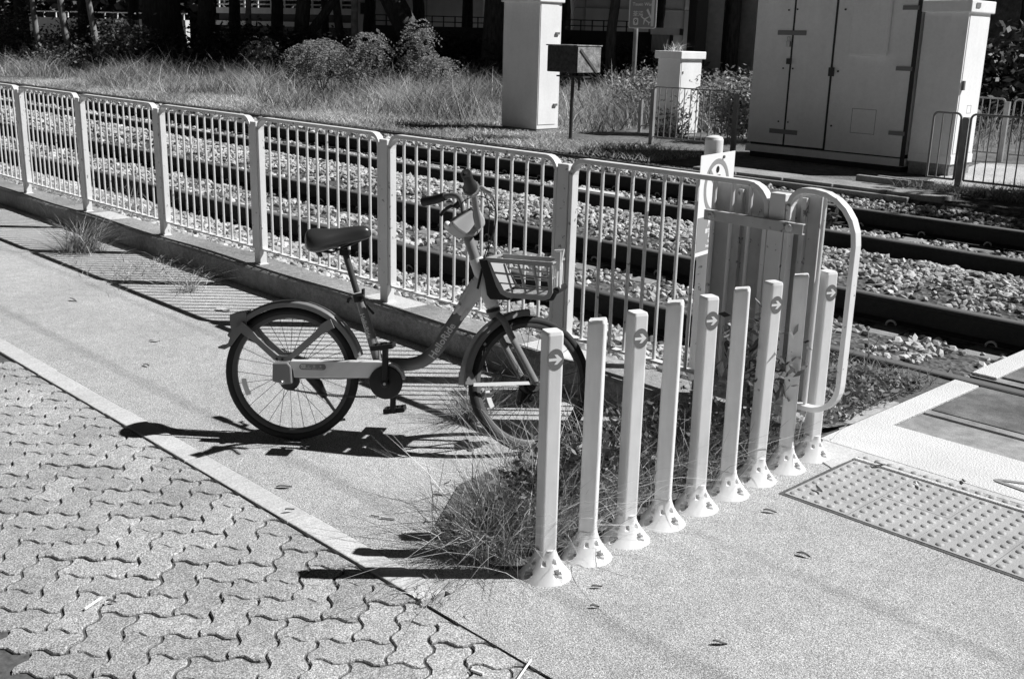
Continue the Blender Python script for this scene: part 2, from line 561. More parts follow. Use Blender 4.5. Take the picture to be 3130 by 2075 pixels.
def railhead_mb(y, x0, x1):
    b = MB(); b.prism([(y - .036, -.012), (y + .036, -.012), (y + .036, -.004), (y + .028, 0), (y - .028, 0), (y - .036, -.004)], x0, x1, axis='x'); return b
smesh = None
def track(label, y0, y1, x0, xs0):
    global smesh
    t = thing('railway_track', label, 'railway track', (-6, (y0 + y1) / 2, 0), 'parallel railway tracks behind the fence')
    for y in (y0, y1):
        r = rail_mb(y, x0, 5).build('rail', M['rail_side'], t, world=True)
        railhead_mb(y, x0, 5).build('rail_head', M['rail_top'], r, world=True)
    x = xs0; first = None
    while x > x0 + 1:
        if smesh is None:
            s = sleeper_mb().build('sleeper', M['sleeper'], t, bevel=.008)
            cm = clip_mb().build('rail_clip', M['clip'], s, smooth=True)
            s_me = s.data; c_me = cm.data; smesh = (s_me, c_me)
            bpy.data.objects.remove(cm); bpy.data.objects.remove(s)
        s = link('sleeper', smesh[0], t)
        s.location = (x + 6, 0, -.205 + rnd.uniform(-.004, .004))
        s.rotation_euler = (0, 0, rnd.uniform(-.01, .01))
        if x > (-13 if y0 < 7 else -12):
            for yy, sgn in ((y0, -1), (y1, -1), (y0, 1), (y1, 1)):
                cpo = link('rail_clip', smesh[1], s)
                cpo.location = (.0, yy - (y0 + y1) / 2 + sgn * .055, .004)
                if sgn > 0: cpo.rotation_euler = (0, 0, PI)
        x -= .70
    return t
track('nearer railway track directly behind the white fence, on concrete sleepers in gravel', 5.65, 7.17, -46, -2.76)
track('farther railway track beyond the strip of pale gravel, below the grey cabinets', 9.38, 10.95, -60, -3.0)

# ballast stones
def stones(name, n, xr, yr, smin, smax, lift=0.0, dens=None):
    t = (1 + 5 ** .5) / 2
    bv = np.array([(-1, t, 0), (1, t, 0), (-1, -t, 0), (1, -t, 0), (0, -1, t), (0, 1, t), (0, -1, -t), (0, 1, -t), (t, 0, -1), (t, 0, 1), (-t, 0, -1), (-t, 0, 1)]) / math.sqrt(1 + t * t)
    bf = np.array([(0, 11, 5), (0, 5, 1), (0, 1, 7), (0, 7, 10), (0, 10, 11), (1, 5, 9), (5, 11, 4), (11, 10, 2), (10, 7, 6), (7, 1, 8), (3, 9, 4), (3, 4, 2), (3, 2, 6), (3, 6, 8), (3, 8, 9), (4, 9, 5), (2, 4, 11), (6, 2, 10), (8, 6, 7), (9, 8, 1)])
    X = nrg.uniform(xr[0], xr[1], n); Y = nrg.uniform(yr[0], yr[1], n)
    keep = np.ones(n, bool)
    for ry in (5.65, 7.17, 9.38, 10.95): keep &= abs(Y - ry) > .12
    # sleepers show through inside the tracks
    for (a, b_, x00) in ((4.95, 7.85, -2.76), (8.75, 11.6, -3.0)):
        ph = np.abs(((X - x00) / .7 + .5) % 1 - .5) * .7
        ins = (Y > a) & (Y < b_) & (ph < .155)
        keep &= ~(ins & (nrg.random(n) > .10))
    keep &= ~((X > -2.37) & (Y < 7.1)) & ~((X > -2.75) & (Y < 4.6) & (nrg.random(n) > .3))
    X = X[keep]; Y = Y[keep]; n = len(X)
    S = nrg.uniform(smin, smax, n)
    Z = bed_z(Y) + S * nrg.uniform(-.1, .45, n) + lift
    sc3 = np.stack([nrg.uniform(.75, 1.25, n), nrg.uniform(.6, 1.0, n), nrg.uniform(.45, .85, n)], 1) * S[:, None]
    V = bv[None] * nrg.uniform(.72, 1.2, (n, 12, 1)) * sc3[:, None, :]
    a, b2, c = nrg.uniform(0, 6.28, (3, n)); b2 = (b2 - 3.14) * .25; c = (c - 3.14) * .2
    ca, sa = np.cos(a), np.sin(a)
    def rot(V, i, j, ang):
        ca, sa = np.cos(ang)[:, None], np.sin(ang)[:, None]
        vi = V[:, :, i] * ca - V[:, :, j] * sa; vj = V[:, :, i] * sa + V[:, :, j] * ca
        V[:, :, i] = vi; V[:, :, j] = vj
    rot(V, 1, 2, b2); rot(V, 0, 2, c); rot(V, 0, 1, a)
    V += np.stack([X, Y, Z], 1)[:, None, :]
    F = bf[None] + (np.arange(n) * 12)[:, None, None]
    sh = np.repeat(np.clip(nrg.normal(.5, .3, n), 0, 1), 12)
    o = np_mesh(name, V.reshape(-1, 3), F.reshape(-1, 3), M['stone'], None, sh)
    return tag(o, kind='stuff')
o1 = stones('gravel', 21000, (-7.5, -1.2), (4.04, 11.9), .018, .043)
tag(o1, 'coarse pale crushed gravel filling the near part of the tracks', 'gravel')
o2 = stones('gravel', 26000, (-16, -7.5), (4.04, 11.9), .024, .05)
tag(o2, 'coarse crushed gravel round the tracks farther along the fence', 'gravel')
o3 = stones('gravel', 14000, (-34, -16), (4.1, 11.9), .035, .07)
tag(o3, 'distant crushed gravel of the tracks at the left', 'gravel')

# ------------------------------------------------------------------ level crossing (right)
cr = MB(); cr.box(-2.325, 6, 4.2, 5.59, -.3, -.012); cr.box(-2.325, 6, 5.76, 7.07, -.3, -.012)
cross = cr.build('level_crossing', M['slab']); tag(cross, kind='structure')
def plate(name, poly, z0, z1, m, par, bev=.003):
    b = MB(); b.prism(poly, z0, z1); return b.build(name, m, par, bevel=bev)
plate('antislip_strip', [(-2.32, 4.205), (4, 4.205), (4, 4.635), (-2.195, 4.635), (-2.19, 5.56), (-2.325, 5.575)], -.01, .004, M['tread'], cross)
plate('crossing_panel', [(-2.185, 4.64), (4, 4.64), (4, 4.92), (-2.185, 4.90)], -.01, .0, M['slab'], cross)
plate('crossing_panel', [(-2.185, 4.925), (4, 4.945), (4, 5.00), (-2.185, 4.985)], -.01, .002, M['slab'], cross)
plate('crossing_panel', [(-2.185, 5.01), (-.4, 5.02), (-.4, 5.57), (-2.185, 5.57)], -.01, -.002, M['slab_dark'], cross)
plate('crossing_panel', [(-.39, 5.02), (2, 5.02), (2, 5.57), (-.39, 5.57)], -.01, -.002, M['slab_dark'], cross)
plate('antislip_strip', [(-2.325, 5.78), (-2.19, 5.78), (-2.19, 7.05), (-2.325, 7.05)], -.01, .004, M['tread'], cross)
plate('crossing_panel', [(-2.185, 5.84), (1, 5.84), (1, 7.02), (-2.185, 7.02)], -.01, -.001, M['slab_dark'], cross)
plate('crossing_panel', [(-2.56, 4.40), (-2.335, 4.40), (-2.335, 4.98), (-2.40, 4.98)], -.02, .0, M['slab'], cross)
# painted grey outline on the strip (a pointed line mark cut by the frame)
mk = MB()
def stroke(b, p, q, w_, z):
    p = Vector(p); q = Vector(q); d = (q - p).normalized(); n_ = Vector((-d.y, d.x)) * w_ / 2
    b.add([(*(p - n_), z), (*(q - n_), z), (*(q + n_), z), (*(p + n_), z)], [(0, 1, 2, 3)])
mk.prism([(-1.578 + .013 * math.cos(a), 4.33 + .013 * math.sin(a)) for a in [PI * 2 * i / 12 for i in range(12)]], .0045, .0065)
stroke(mk, (-1.578, 4.338), (-1.30, 4.485), .022, .0072)
stroke(mk, (-1.578, 4.322), (-1.30, 4.282), .022, .0080)
mk.build('painted_mark', M['sign_grey'], cross)

# ------------------------------------------------------------------ tactile paving
tb = MB(); tb.box(-2.10, 3, 3.53, 4.18, -.03, .0022)
tac = tb.build('tactile_paving', M['joint']); tag(tac, kind='structure')
TW = .27
def tile_mb(rows):
    b = MB(); h = rows * .054
    b.box(0.0012, TW - .0012, 0.0012, h - .0012, -.012, .004)
    for i in range(5):
        for j in range(rows):
            cx, cy = .027 + .054 * i, .027 + .054 * j
            prof = [(.0165, .0035), (.0135, .0080), (.009, .0105), (.003, .0110)]
            b.lathe(prof, 8, Matrix.Translation((cx, cy, 0)))
    return b
t5 = tile_mb(5).build('tactile_tile', M['tactile'], tac, smooth=True).data
t1 = tile_mb(1).build('tactile_tile', M['tactile'], tac, smooth=True).data
for o in list(tac.children): bpy.data.objects.remove(o)
for i in range(14):
    xx = -2.083 + TW * i
    for me, yy in ((t5, 3.545), (t5, 3.815), (t1, 4.115)):
        o = link('tactile_tile', me, tac); o.location = (xx, yy, rnd.uniform(-.0008, .0008))
bb = MB(); bb.box(-2.09, 3, 4.088, 4.108, 0, .012)
bb.build('edge_bar', M['tread'], tac, bevel=.003)
bb = MB(); bb.prism([(-2.2, 3.98), (-2.10, 3.93), (-2.09, 4.13), (-1.2, 4.175), (3, 4.175), (3, 4.197), (-2.3, 4.197)], 0.001, .005)
bb.build('mortar_fillet', M['edge_concrete'], tac)

# =================================================================== FENCE
FY = 3.9
PX = [-12.08, -10.66, -9.315, -7.89, -6.5, -5.08, -3.65, -2.44]
fence = thing('railing_fence', 'long white painted metal railing fence standing on the concrete kerb beside the tracks', 'fence', (-6.5, FY, .15))
def arc(cx, cz, r, a0, a1, n=6, y=0):
    return [(cx + r * math.cos(math.radians(a0 + (a1 - a0) * i / n)), y, cz + r * math.sin(math.radians(a0 + (a1 - a0) * i / n))) for i in range(n + 1)]
FS = [(-.0225, -.011), (.0225, -.011), (.0225, .011), (-.0225, .011)]
TZ, BZ = 1.148, .262
def panel(x0, x1, nb, r0=.07, r1=.07, rb=0, first_bar=None, wide=FS):
    y = FY
    pts = [(x0, y, BZ), (x0, y, TZ - r0)] + arc(x0 + r0, TZ - .011 - r0, r0, 180, 90, 6, y) + arc(x1 - r1, TZ - .011 - r1, r1, 90, 0, 6, y)
    if rb:
        pts += arc(x1 - rb, BZ - .02 + rb, rb, 0, -90, 7, y)
        pts += [(x0, y, BZ - .02)]
    else:
        pts += [(x1, y, BZ)]
    b = MB(); b.sweep(pts, wide, ref=(0, 1, 0))
    o = b.build('panel_frame', M['fence'], fence, world=True, bevel=.003)
    if not rb:
        b = MB(); b.box(x0, x1, y - .02, y + .02, BZ - .012, BZ)
        b.build('bottom_rail', M['fence'], o, world=True, bevel=.002)
    for i in range(nb):
        x = x0 + (x1 - x0) * (i + 1) / (nb + 1)
        b = MB(); b.tube([(x, y, BZ - (.02 if rb else 0)), (x, y, TZ - .02)], .0085, 8)
        b.build('bar', M['fence'], o, smooth=True, world=True)
    return o
for i, x in enumerate(PX):
    b = MB()
    # channel post: open towards the track, closed face towards the path
    b.box(x - .037, x + .037, FY - .026, FY + .026, .14, TZ - .035)
    b.box(x - .045, x + .045, FY - .035, FY + .035, .146, .156)
    p = b.build('post', M['fence'], fence, world=True, bevel=.004)
    for z in (.30, .62, 1.02):
        q = MB(); q.cyl((x + .030, FY - .005, z), (x + .052, FY - .005, z), .008, 8)
        q.build('bolt', M['rust'], p, world=True)
for i in range(len(PX) - 1):
    panel(PX[i] + .052, PX[i + 1] - .052, 11, r1=(.07 if i < 6 else .10))
panel(PX[-1] + .052, -2.085, 1, .07, .19, .13, wide=[(-.022, -.011), (.022, -.011), (.022, .011), (-.022, .011)])

# board mounted behind the last fence bay
bd = thing('notice_board', 'grey metal board seen from behind, mounted on the last bay of the white fence', 'board', (-2.5, 3.95, .2))
b = MB()
X0, X1 = -2.80, -2.265
b.box(X0, X1, 3.953, 3.958, .19, 1.115)
sheet = b.build('board_sheet', M['board'], bd, world=True)
for xl in (X0, X1 - .004):
    b = MB(); b.box(xl, xl + .004, 3.925, 3.9525, .19, 1.115); b.build('board_lip', M['board'], sheet, world=True)
for z in (.985, .215):
    b = MB(); b.box(X0 + .02, X1 - .03, 3.846, 3.852, z - .022, z + .022); b.box(X0 + .02, X1 - .03, 3.852, 3.868, z + .018, z + .022); b.box(X0 + .02, X1 - .03, 3.852, 3.868, z - .022, z - .018)
    ch = b.build('clamp_channel', M['board'], bd, world=True, bevel=.002)
    for x in (X0 + .06, X1 - .09):
        q = MB(); q.cyl((x, 3.834, z), (x, 3.95, z), .007, 8); q.cyl((x, 3.838, z), (x, 3.846, z), .016, 10)
        q.build('bolt', M['fence'], ch, world=True)
for x in (-2.66, -2.35):
    b = MB(); b.box(x - .012, x + .012, 3.93, 3.953, .2, 1.10)
    b.build('stiffener', M['board'], bd, world=True, bevel=.002)

# no-pedestrian sign on its own pole, behind the fence
sg = thing('warning_sign', 'white no pedestrians sign on a round white pole behind the fence', 'sign', (-3.05, 4.24, 0))
b = MB(); b.cyl((-3.05, 4.26, -.02), (-3.05, 4.26, 1.262), .043, 24); b.lathe([(.043, 0), (.038, .012), (.02, .019), (.004, .021)], 24, Matrix.Translation((-3.05, 4.26, 1.262)))
b.build('pole', M['fence'], sg, smooth=True, world=True)
a_ = math.radians(100)
ex = Vector((math.cos(a_), math.sin(a_), 0)); nn_ = Vector((ex.y, -ex.x, 0))
SM = Matrix((ex, Vector((0, 0, 1)), nn_)).transposed().to_4x4()
SM.translation = Vector((-3.05, 4.26, 0)) + nn_ * .052 + ex * -.052 + Vector((0, 0, .975))
def flat(mb_, poly, z0, z1, M_=SM): mb_.prism(poly, z0, z1, 'z', M_)
def circ(cx, cy, r, n=28, a0=0, a1=360): return [(cx + r * math.cos(math.radians(a0 + (a1 - a0) * i / n)), cy + r * math.sin(math.radians(a0 + (a1 - a0) * i / n))) for i in range(n if a1 - a0 == 360 else n + 1)]
b = MB(); flat(b, [(-.178, -.232), (.178, -.232), (.178, .232), (-.178, .232)], -.002, .001)
plt = b.build('sign_plate', M['sign_face'], sg, world=True)
b = MB()
ring = [(.0 + .118 * math.cos(2 * PI * i / 36), .078 + .118 * math.sin(2 * PI * i / 36), .0015) for i in range(36)]
b.sweep(ring, [(-.0005, -.012), (.0005, -.012), (.0005, .012), (-.0005, .012)], ref=(0, 0, 1), closed=True, M=SM)
b.add([(-.090, .150, .0042), (-.075, .165, .0042), (.090, .006, .0042), (.075, -.009, .0042)], [(0, 3, 2, 1)], SM)
b.build('prohibition_ring', M['sign_grey'], plt, world=True)
b = MB()
flat(b, circ(0, .158, .0155, 16), .001, .003)
flat(b, [(-.030, .132), (.030, .132), (.033, .062), (.022, .062), (.019, .112), (-.019, .112), (-.022, .062), (-.033, .062)], .001, .003)
flat(b, [(-.017, .112), (.017, .112), (.014, .0), (.002, .0), (.0, .06), (-.002, -.012), (-.014, -.012)], .001, .0032)
b.build('walking_figure', M['black'], plt, world=True)
b = MB(); flat(b, [(-.17, -.212), (.17, -.212), (.17, -.052), (-.17, -.052)], .001, .0022)
b.build('text_panel', M['sign_grey'], plt, world=True)
tm = MB()
for txt, sz, yy in (('\u56b4\u7981\u884c\u4eba', .040, -.098), ('\u8acb\u52ff\u9032\u5165\u8def\u8ecc\u7bc4\u570d', .025, -.130), ('\u9055\u8005\u53ef\u88ab\u6aa2\u63a7', .022, -.153), ('No Pedestrians', .022, -.178), ('Danger - keep off the tracks', .015, -.197)):
    vs, fs = text_geo(txt, sz, .0003, 'CENTER', .0006)
    tm.add(vs, fs, SM @ Matrix.Translation((.01, yy, .003)))
tm.build('lettering', M['white'], plt, world=True)
b = MB(); 
for yy in (.212, -.186): b.cyl(SM @ Vector((.052, yy, .001)), SM @ Vector((.052, yy, .008)), .007, 10)
b.build('bolt', M['rust'], plt, world=True)

# =================================================================== BOLLARDS
def bollard_base_mb():
    b = MB(); NA, NZ = 72, 22
    vs = []
    for j in range(NZ + 1):
        h = j / NZ; z = .100 * h
        r = .034 + (.088 - .034) * (1 - h) ** 1.65
        if h > .96: r = .034
        for i in range(NA):
            a = 2 * PI * i / NA
            # squarer at the top
            rr = r * (1 + .10 * (h ** 2) * math.cos(4 * a) * -1)
            push = 0
            for k in range(4):
                ac = PI / 4 + k * PI / 2
                da = (a - ac + PI) % (2 * PI) - PI
                # teardrop hole
                u_ = da * r / .0135; v_ = (z - .024) / .0155
                if v_ > 0: u_ *= 1 + .35 * v_
                if u_ * u_ + v_ * v_ < 1.0: push = .026
                u_ = da * r / .0075; v_ = (z - .060) / .0085
                if u_ * u_ + v_ * v_ < 1.0: push = .014
                da2 = (a - (k * PI / 2) + PI) % (2 * PI) - PI
                u_ = da2 * r / .006; v_ = (z - .058) / .008
                if u_ * u_ + v_ * v_ < 1.0: push = max(push, .010)
            rr -= push
            vs.append((rr * math.cos(a), rr * math.sin(a), z))
    fs = []
    for j in range(NZ):
        for i in range(NA):
            i2 = (i + 1) % NA
            fs.append((j * NA + i, j * NA + i2, (j + 1) * NA + i2, (j + 1) * NA + i))
    fs.append([NZ * NA + i for i in range(NA)])
    fs.append([i for i in range(NA)][::-1])
    return b.add(vs, fs)
base_me = bollard_base_mb().build('base', M['bollard'], None, smooth=True)
pocket_me = MB()
for k in range(4):
    a = PI / 4 + k * PI / 2
    pocket_me.cyl((.054 * math.cos(a), .054 * math.sin(a), .006), (.054 * math.cos(a), .054 * math.sin(a), .020), .006, 6)
pk = pocket_me.build('bolt', M['clip'])
def rrect(w_, d_, r, n=4):
    out = []
    for (sx, sy, a0) in ((1, 1, 0), (-1, 1, 90), (-1, -1, 180), (1, -1, 270)):
        for i in range(n + 1):
            a = math.radians(a0 + 90 * i / n)
            out.append((sx * (w_ / 2 - r) + r * math.cos(a), sy * (d_ / 2 - r) + r * math.sin(a)))
    return out
def post_mb(hh, groove):
    b = MB(); sec = rrect(.058, .056, .009)
    if groove:      # shallow groove along the shaded face
        s2 = []
        for (x, y) in sec: s2.append((x, y))
        k = next(i for i in range(len(s2)) if s2[i][1] < -.027 and s2[i][0] > -.025 and s2[i - 1][0] < -.019)
        s2[k:k] = [(-.010, -.028), (-.008, -.0235), (.006, -.0235), (.008, -.028)]
        sec = s2
    n = len(sec)
    top = [(x, y, hh - .012 + (.004 * math.sin(x * 90) if groove else 0)) for x, y in sec]
    vs = [(x, y, .075) for x, y in sec] + top
    vs += [(x * .90, y * .90, z + .010) for x, y, z in top]
    fs = []
    for k in range(2):
        for i in range(n):
            j = (i + 1) % n
            fs.append((k * n + i, k * n + j, (k + 1) * n + j, (k + 1) * n + i))
    fs.append([2 * n + i for i in range(n)])
    return b.add(vs, fs)
def groove_sec_fix(): pass
BX = -2.238
words = ['first and nearest', 'second', 'third', 'fourth', 'fifth (middle)', 'sixth', 'seventh', 'eighth', 'ninth and farthest']
HH = [.835, .835, .831, .835, .824, .824, .822, .822, .812]
for i in range(9):
    y = 2.362 + .2035 * i
    odd = i % 2 == 0
    lab = ('white square bollard with a round arrow sticker, ' if odd else 'plain white bollard without sticker, ') + words[i] + ' of the row of nine'
    if i == 1: lab = 'plain white bollard with straw over its base, between the two nearest arrow sticker bollards'
    t = thing('bollard', lab, 'bollard', (BX - (.008 if i == 6 else 0), y, 0), 'row of nine white bollards')
    t.rotation_euler = (math.radians(rnd.uniform(-.5, .5)), math.radians(rnd.uniform(-.4, .4)), math.radians((-21 if odd else 31) + rnd.uniform(-2, 2)))
    post_mb(HH[i], not odd).build('post', M['bollard'], t, bevel=0)
    o = link('base', base_me.data, t); o.rotation_euler = (0, 0, math.radians((21 if odd else -31) - 48 + rnd.uniform(-6, 6)))
    q = link('bolt', pk.data, o)
    if odd:
        z0 = HH[i] - .088
        b = MB()
        b.prism([(.0280 * math.cos(a) , z0 + .0345 * math.sin(a)) for a in [2 * PI * k / 28 for k in range(28)]], .0290, .0300, 'x')
        s = b.build('arrow_sticker', M['sticker'], t)
        b = MB()
        b.prism([(-.023, z0 - .0045), (.004, z0 - .0045), (-.005, z0 - .016), (.005, z0 - .016), (.022, z0), (.005, z0 + .016), (-.005, z0 + .016), (.004, z0 + .0045), (-.023, z0 + .0045)], .0301, .0304, 'x')
        b.build('arrow', M['white'], s)
bpy.data.objects.remove(base_me); bpy.data.objects.remove(pk)

# =================================================================== BICYCLE  (local: x forward, y to rider's left = far side, z up; built upright, then leaned on its stand)
bikeA = Vector((-3.804, 2.423, 0))
bd_ = Vector((.738466, .674291, 0)).normalized(); bn_ = Vector((-bd_.y, bd_.x, 0)); ph = math.radians(7)
bu_ = Vector((0, 0, 1)) * math.cos(ph) + bn_ * math.sin(ph); bm_ = bn_ * math.cos(ph) - Vector((0, 0, 1)) * math.sin(ph)
bike = thing('bicycle', 'grey and white shared bicycle with front basket, leaning on its kickstand behind the bollards', 'bicycle', (0, 0, 0))
R3 = Matrix((bd_, bm_, bu_)).transposed().to_4x4(); R3.translation = bikeA
bike.matrix_world = R3
ORG[bike.name] = Vector((0, 0, 0))

def wheel(parent_name, RM):
    R = .289
    b = MB()
    n = 64
    circle = lambda r, k=n: [(r * math.cos(2 * PI * i / k), 0, r * math.sin(2 * PI * i / k)) for i in range(k)]
    sec_t = [(.0195 * math.cos(2 * PI * i / 12), .0195 * math.sin(2 * PI * i / 12)) for i in range(12)]
    sec_r = [(-.014, -.016), (.014, -.016), (.0145, .008), (.009, .017), (-.009, .017), (-.0145, .008)]
    b.sweep(circle(.256), [(a, bb) for a, bb in sec_r], ref=(0, 1, 0), closed=True)
    rim = b.build('wheel', M['rim'], bike, smooth=True)
    rim.matrix_basis = RM
    b = MB(); b.sweep(circle(R - .0195), sec_t, ref=(0, 1, 0), closed=True)
    b.build('tyre', M['rubber'], rim, smooth=True)
    b = MB()
    for k in range(28):
        a = 2 * PI * k / 28; s = 1 if k % 2 else -1
        a2 = a + (.9 if (k // 2) % 2 else -.9)
        b.tube([(.022 * math.cos(a2), s * .028, .022 * math.sin(a2)), (.245 * math.cos(a), s * .003, .245 * math.sin(a))], .0011, 4)
        b.tube([(.236 * math.cos(a), s * .004, .236 * math.sin(a)), (.247 * math.cos(a), 0, .247 * math.sin(a))], .0024, 5)
    b.build('spokes', M['dark_metal'], rim)
    b = MB(); b.cyl((0, -.045, 0), (0, .045, 0), .017, 14); b.cyl((0, -.033, 0), (0, -.028, 0), .034, 18); b.cyl((0, .028, 0), (0, .033, 0), .034, 18)
    b.build('hub', M['dark_metal'], rim, smooth=True)
    b = MB()
    pts = [(.21 * math.cos(math.radians(a)), -.010, .21 * math.sin(math.radians(a))) for a in range(188, 212, 4)]
    b.sweep(pts, [(-.003, -.010), (.003, -.010), (.003, .010), (-.003, .010)], ref=(0, 1, 0))
    b.build('reflector', M['bike_light'], rim)
    return rim
wheel('rear', Matrix.Translation((-.018, 0, .290)))
# steering
S0 = Vector((.835, 0, .606)); Sa = Vector((-.364, 0, .931)).normalized()
ST = Matrix.Translation(S0) @ Matrix.Rotation(math.radians(32), 4, Sa) @ Matrix.Translation(-S0)
wf = wheel('front', ST @ Matrix.Translation((1.010, 0, .290)))

def bpart(mb_, name, m_, parent=bike, smooth=True, bevel=0.0, label=None):
    return mb_.build(name, m_, parent, smooth=smooth, bevel=bevel, label=label)
ell = lambda a, b_, n=14: [(a * math.cos(2 * PI * i / n), b_ * math.sin(2 * PI * i / n)) for i in range(n)]
def curve(pts, n=6):
    """Catmull-Rom"""
    P = [Vector(p) for p in pts]; out = []
    for i in range(len(P) - 1):
        p0 = P[max(i - 1, 0)]; p1 = P[i]; p2 = P[i + 1]; p3 = P[min(i + 2, len(P) - 1)]
        for k in range(n):
            t = k / n
            out.append(0.5 * ((2 * p1) + (-p0 + p2) * t + (2 * p0 - 5 * p1 + 4 * p2 - p3) * t * t + (-p0 + 3 * p1 - 3 * p2 + p3) * t ** 3))
    out.append(P[-1]); return out
# frame: one swooping tube
cl = curve([(.345, 0, .345), (.42, 0, .350), (.49, 0, .353), (.55, 0, .374), (.603, 0, .425), (.650, 0, .503), (.700, 0, .585)], 6)
b = MB(); b.sweep(cl, ell(.023, .0285), ref=(0, 1, 0))
frame = bpart(b, 'frame', M['bike_dark'], label='dark grey lower part of the frame')
cl2 = curve([(.695, 0, .577), (.735, 0, .640), (.765, 0, .69), (.795, 0, .73)], 5)
b = MB(); b.sweep(cl2, ell(.0245, .030), ref=(0, 1, 0), scl=[(1, 1 + .35 * i / (len(cl2) - 1)) for i in range(len(cl2))])
b.sweep([(.838, 0, .602), (.815, 0, .665), (.790, 0, .735), (.757, 0, .812)], ell(.026, .030), ref=(0, 1, 0), scl=[.86, 1.12, 1.08, .98])
b.sweep([(.700, -.001, .63), (.722, -.001, .668), (.755, -.001, .72)], ell(.016, .014), ref=(0, 1, 0))
head = bpart(b, 'head_tube', M['bike_light'], frame, label='white head tube end of the frame')
dv = Vector((.0, 0, 0))
ddt = Vector((.050, 0, .082)).normalized(); nnt = Vector((-ddt.z, 0, ddt.x))
b = MB()
for off, ln in ((.019, .045), (-.004, .030), (-.021, .055)):
    c = Vector((.702, -.0215, .592)) + nnt * off
    b.sweep([c + ddt * .02, c - ddt * ln * .5, c - ddt * ln * .62], ell(.0045, .0065, 10), ref=(0, 1, 0), scl=[1, 1, .4])
bpart(b, 'paint_drip', M['bike_light'], head)
# lettering on the down tube (reads upwards)
vs, fs = text_geo('HelloRide', .043, .0006, 'CENTER', .0009)
LM = Matrix((Vector((ddt.x, 0, ddt.z)), Vector((-ddt.z, 0, ddt.x)), Vector((0, -1, 0)))).transposed().to_4x4()
LM.translation = Vector((.626, -.0236, .463)) + Vector((.0152, 0, -.0092)) * .85
b = MB(); b.add(vs, fs, LM); bpart(b, 'lettering', M['bike_light'], frame, smooth=False)
# seat tube
sdn = Vector((.345 - .265, 0, .38 - .63)).normalized()
b = MB(); b.sweep([(.268, 0, .628), (.300, 0, .53), (.357, 0, .350)], ell(.018, .017), ref=(0, 1, 0), scl=[1, 1.1, 1.3])
stube = bpart(b, 'seat_tube', M['bike_dark'], frame)
vs, fs = text_geo('HelloRide', .027, .0006, 'LEFT', .0006)
s2 = Vector((sdn.x, 0, sdn.z)); LM = Matrix((s2, Vector((-s2.z, 0, s2.x)), Vector((0, -1, 0)))).transposed().to_4x4()
LM.translation = Vector((.284, -.0208, .565)) + Vector((-.009, 0, -.004))
b = MB(); b.add(vs, fs, LM); bpart(b, 'lettering', M['bike_light'], stube, smooth=False)
# seat post, clamp
b = MB(); b.cyl((.258, 0, .65), (.207, 0, .812), .0135, 16)
spost = bpart(b, 'seat_post', M['dark_metal'])
b = MB()
b.sweep([(.269, 0, .612), (.262, 0, .645)], ell(.024, .024), ref=(0, 1, 0))
b.tube([(.236, -.012, .628), (.225, -.012, .622), (.222, -.014, .606)], .006)
b.tube(curve([(.262, -.028, .642), (.290, -.032, .640), (.300, -.034, .612), (.312, -.034, .592), (.338, -.036, .566)]), .0055)
b.box(.283, .292, -.03, .0, .632, .668)
bpart(b, 'seat_clamp', M['black'], spost)
# saddle loft
b = MB()
sec_n = 20; rings = []
prof = [(.040, .006, .872, .008), (.044, .050, .868, .036), (.060, .092, .864, .050), (.095, .104, .862, .053), (.140, .088, .868, .046), (.190, .060, .879, .040), (.240, .043, .892, .038), (.285, .035, .901, .032), (.308, .026, .902, .024), (.316, .004, .899, .004)]
vs = []
for (t, wdt, zc, hz) in prof:
    for i in range(sec_n):
        a = 2 * PI * i / sec_n
        cx_, sx_ = math.cos(a), math.sin(a)
        yy = wdt * math.copysign(abs(cx_) ** .85, cx_); zz = hz * math.copysign(abs(sx_) ** .7, sx_)
        zz += -.012 * (abs(yy) / .1) ** 2
        if sx_ < 0: zz *= .95
        vs.append((t, yy, zc + zz))
fs = []
for j in range(len(prof) - 1):
    for i in range(sec_n):
        i2 = (i + 1) % sec_n
        fs.append((j * sec_n + i, j * sec_n + i2, (j + 1) * sec_n + i2, (j + 1) * sec_n + i))
fs.append(list(range(sec_n))); fs.append([(len(prof) - 1) * sec_n + i for i in range(sec_n)])
b.add(vs, fs)
sad = bpart(b, 'saddle', M['saddle'])
sbm = sad.modifiers.new('sub', 'SUBSURF'); sbm.levels = 1; sbm.render_levels = 2
b = MB(); b.tube([(.08, -.03, .822), (.15, -.022, .815), (.27, -.012, .868)], .004); b.tube([(.08, .03, .822), (.15, .022, .815), (.27, .012, .868)], .004)
b.box(.185, .225, -.02, .02, .805, .828); b.tube([(.09, -.02, .818), (.10, 0, .800), (.09, .02, .818)], .008)
bpart(b, 'saddle_rail', M['black'], sad)
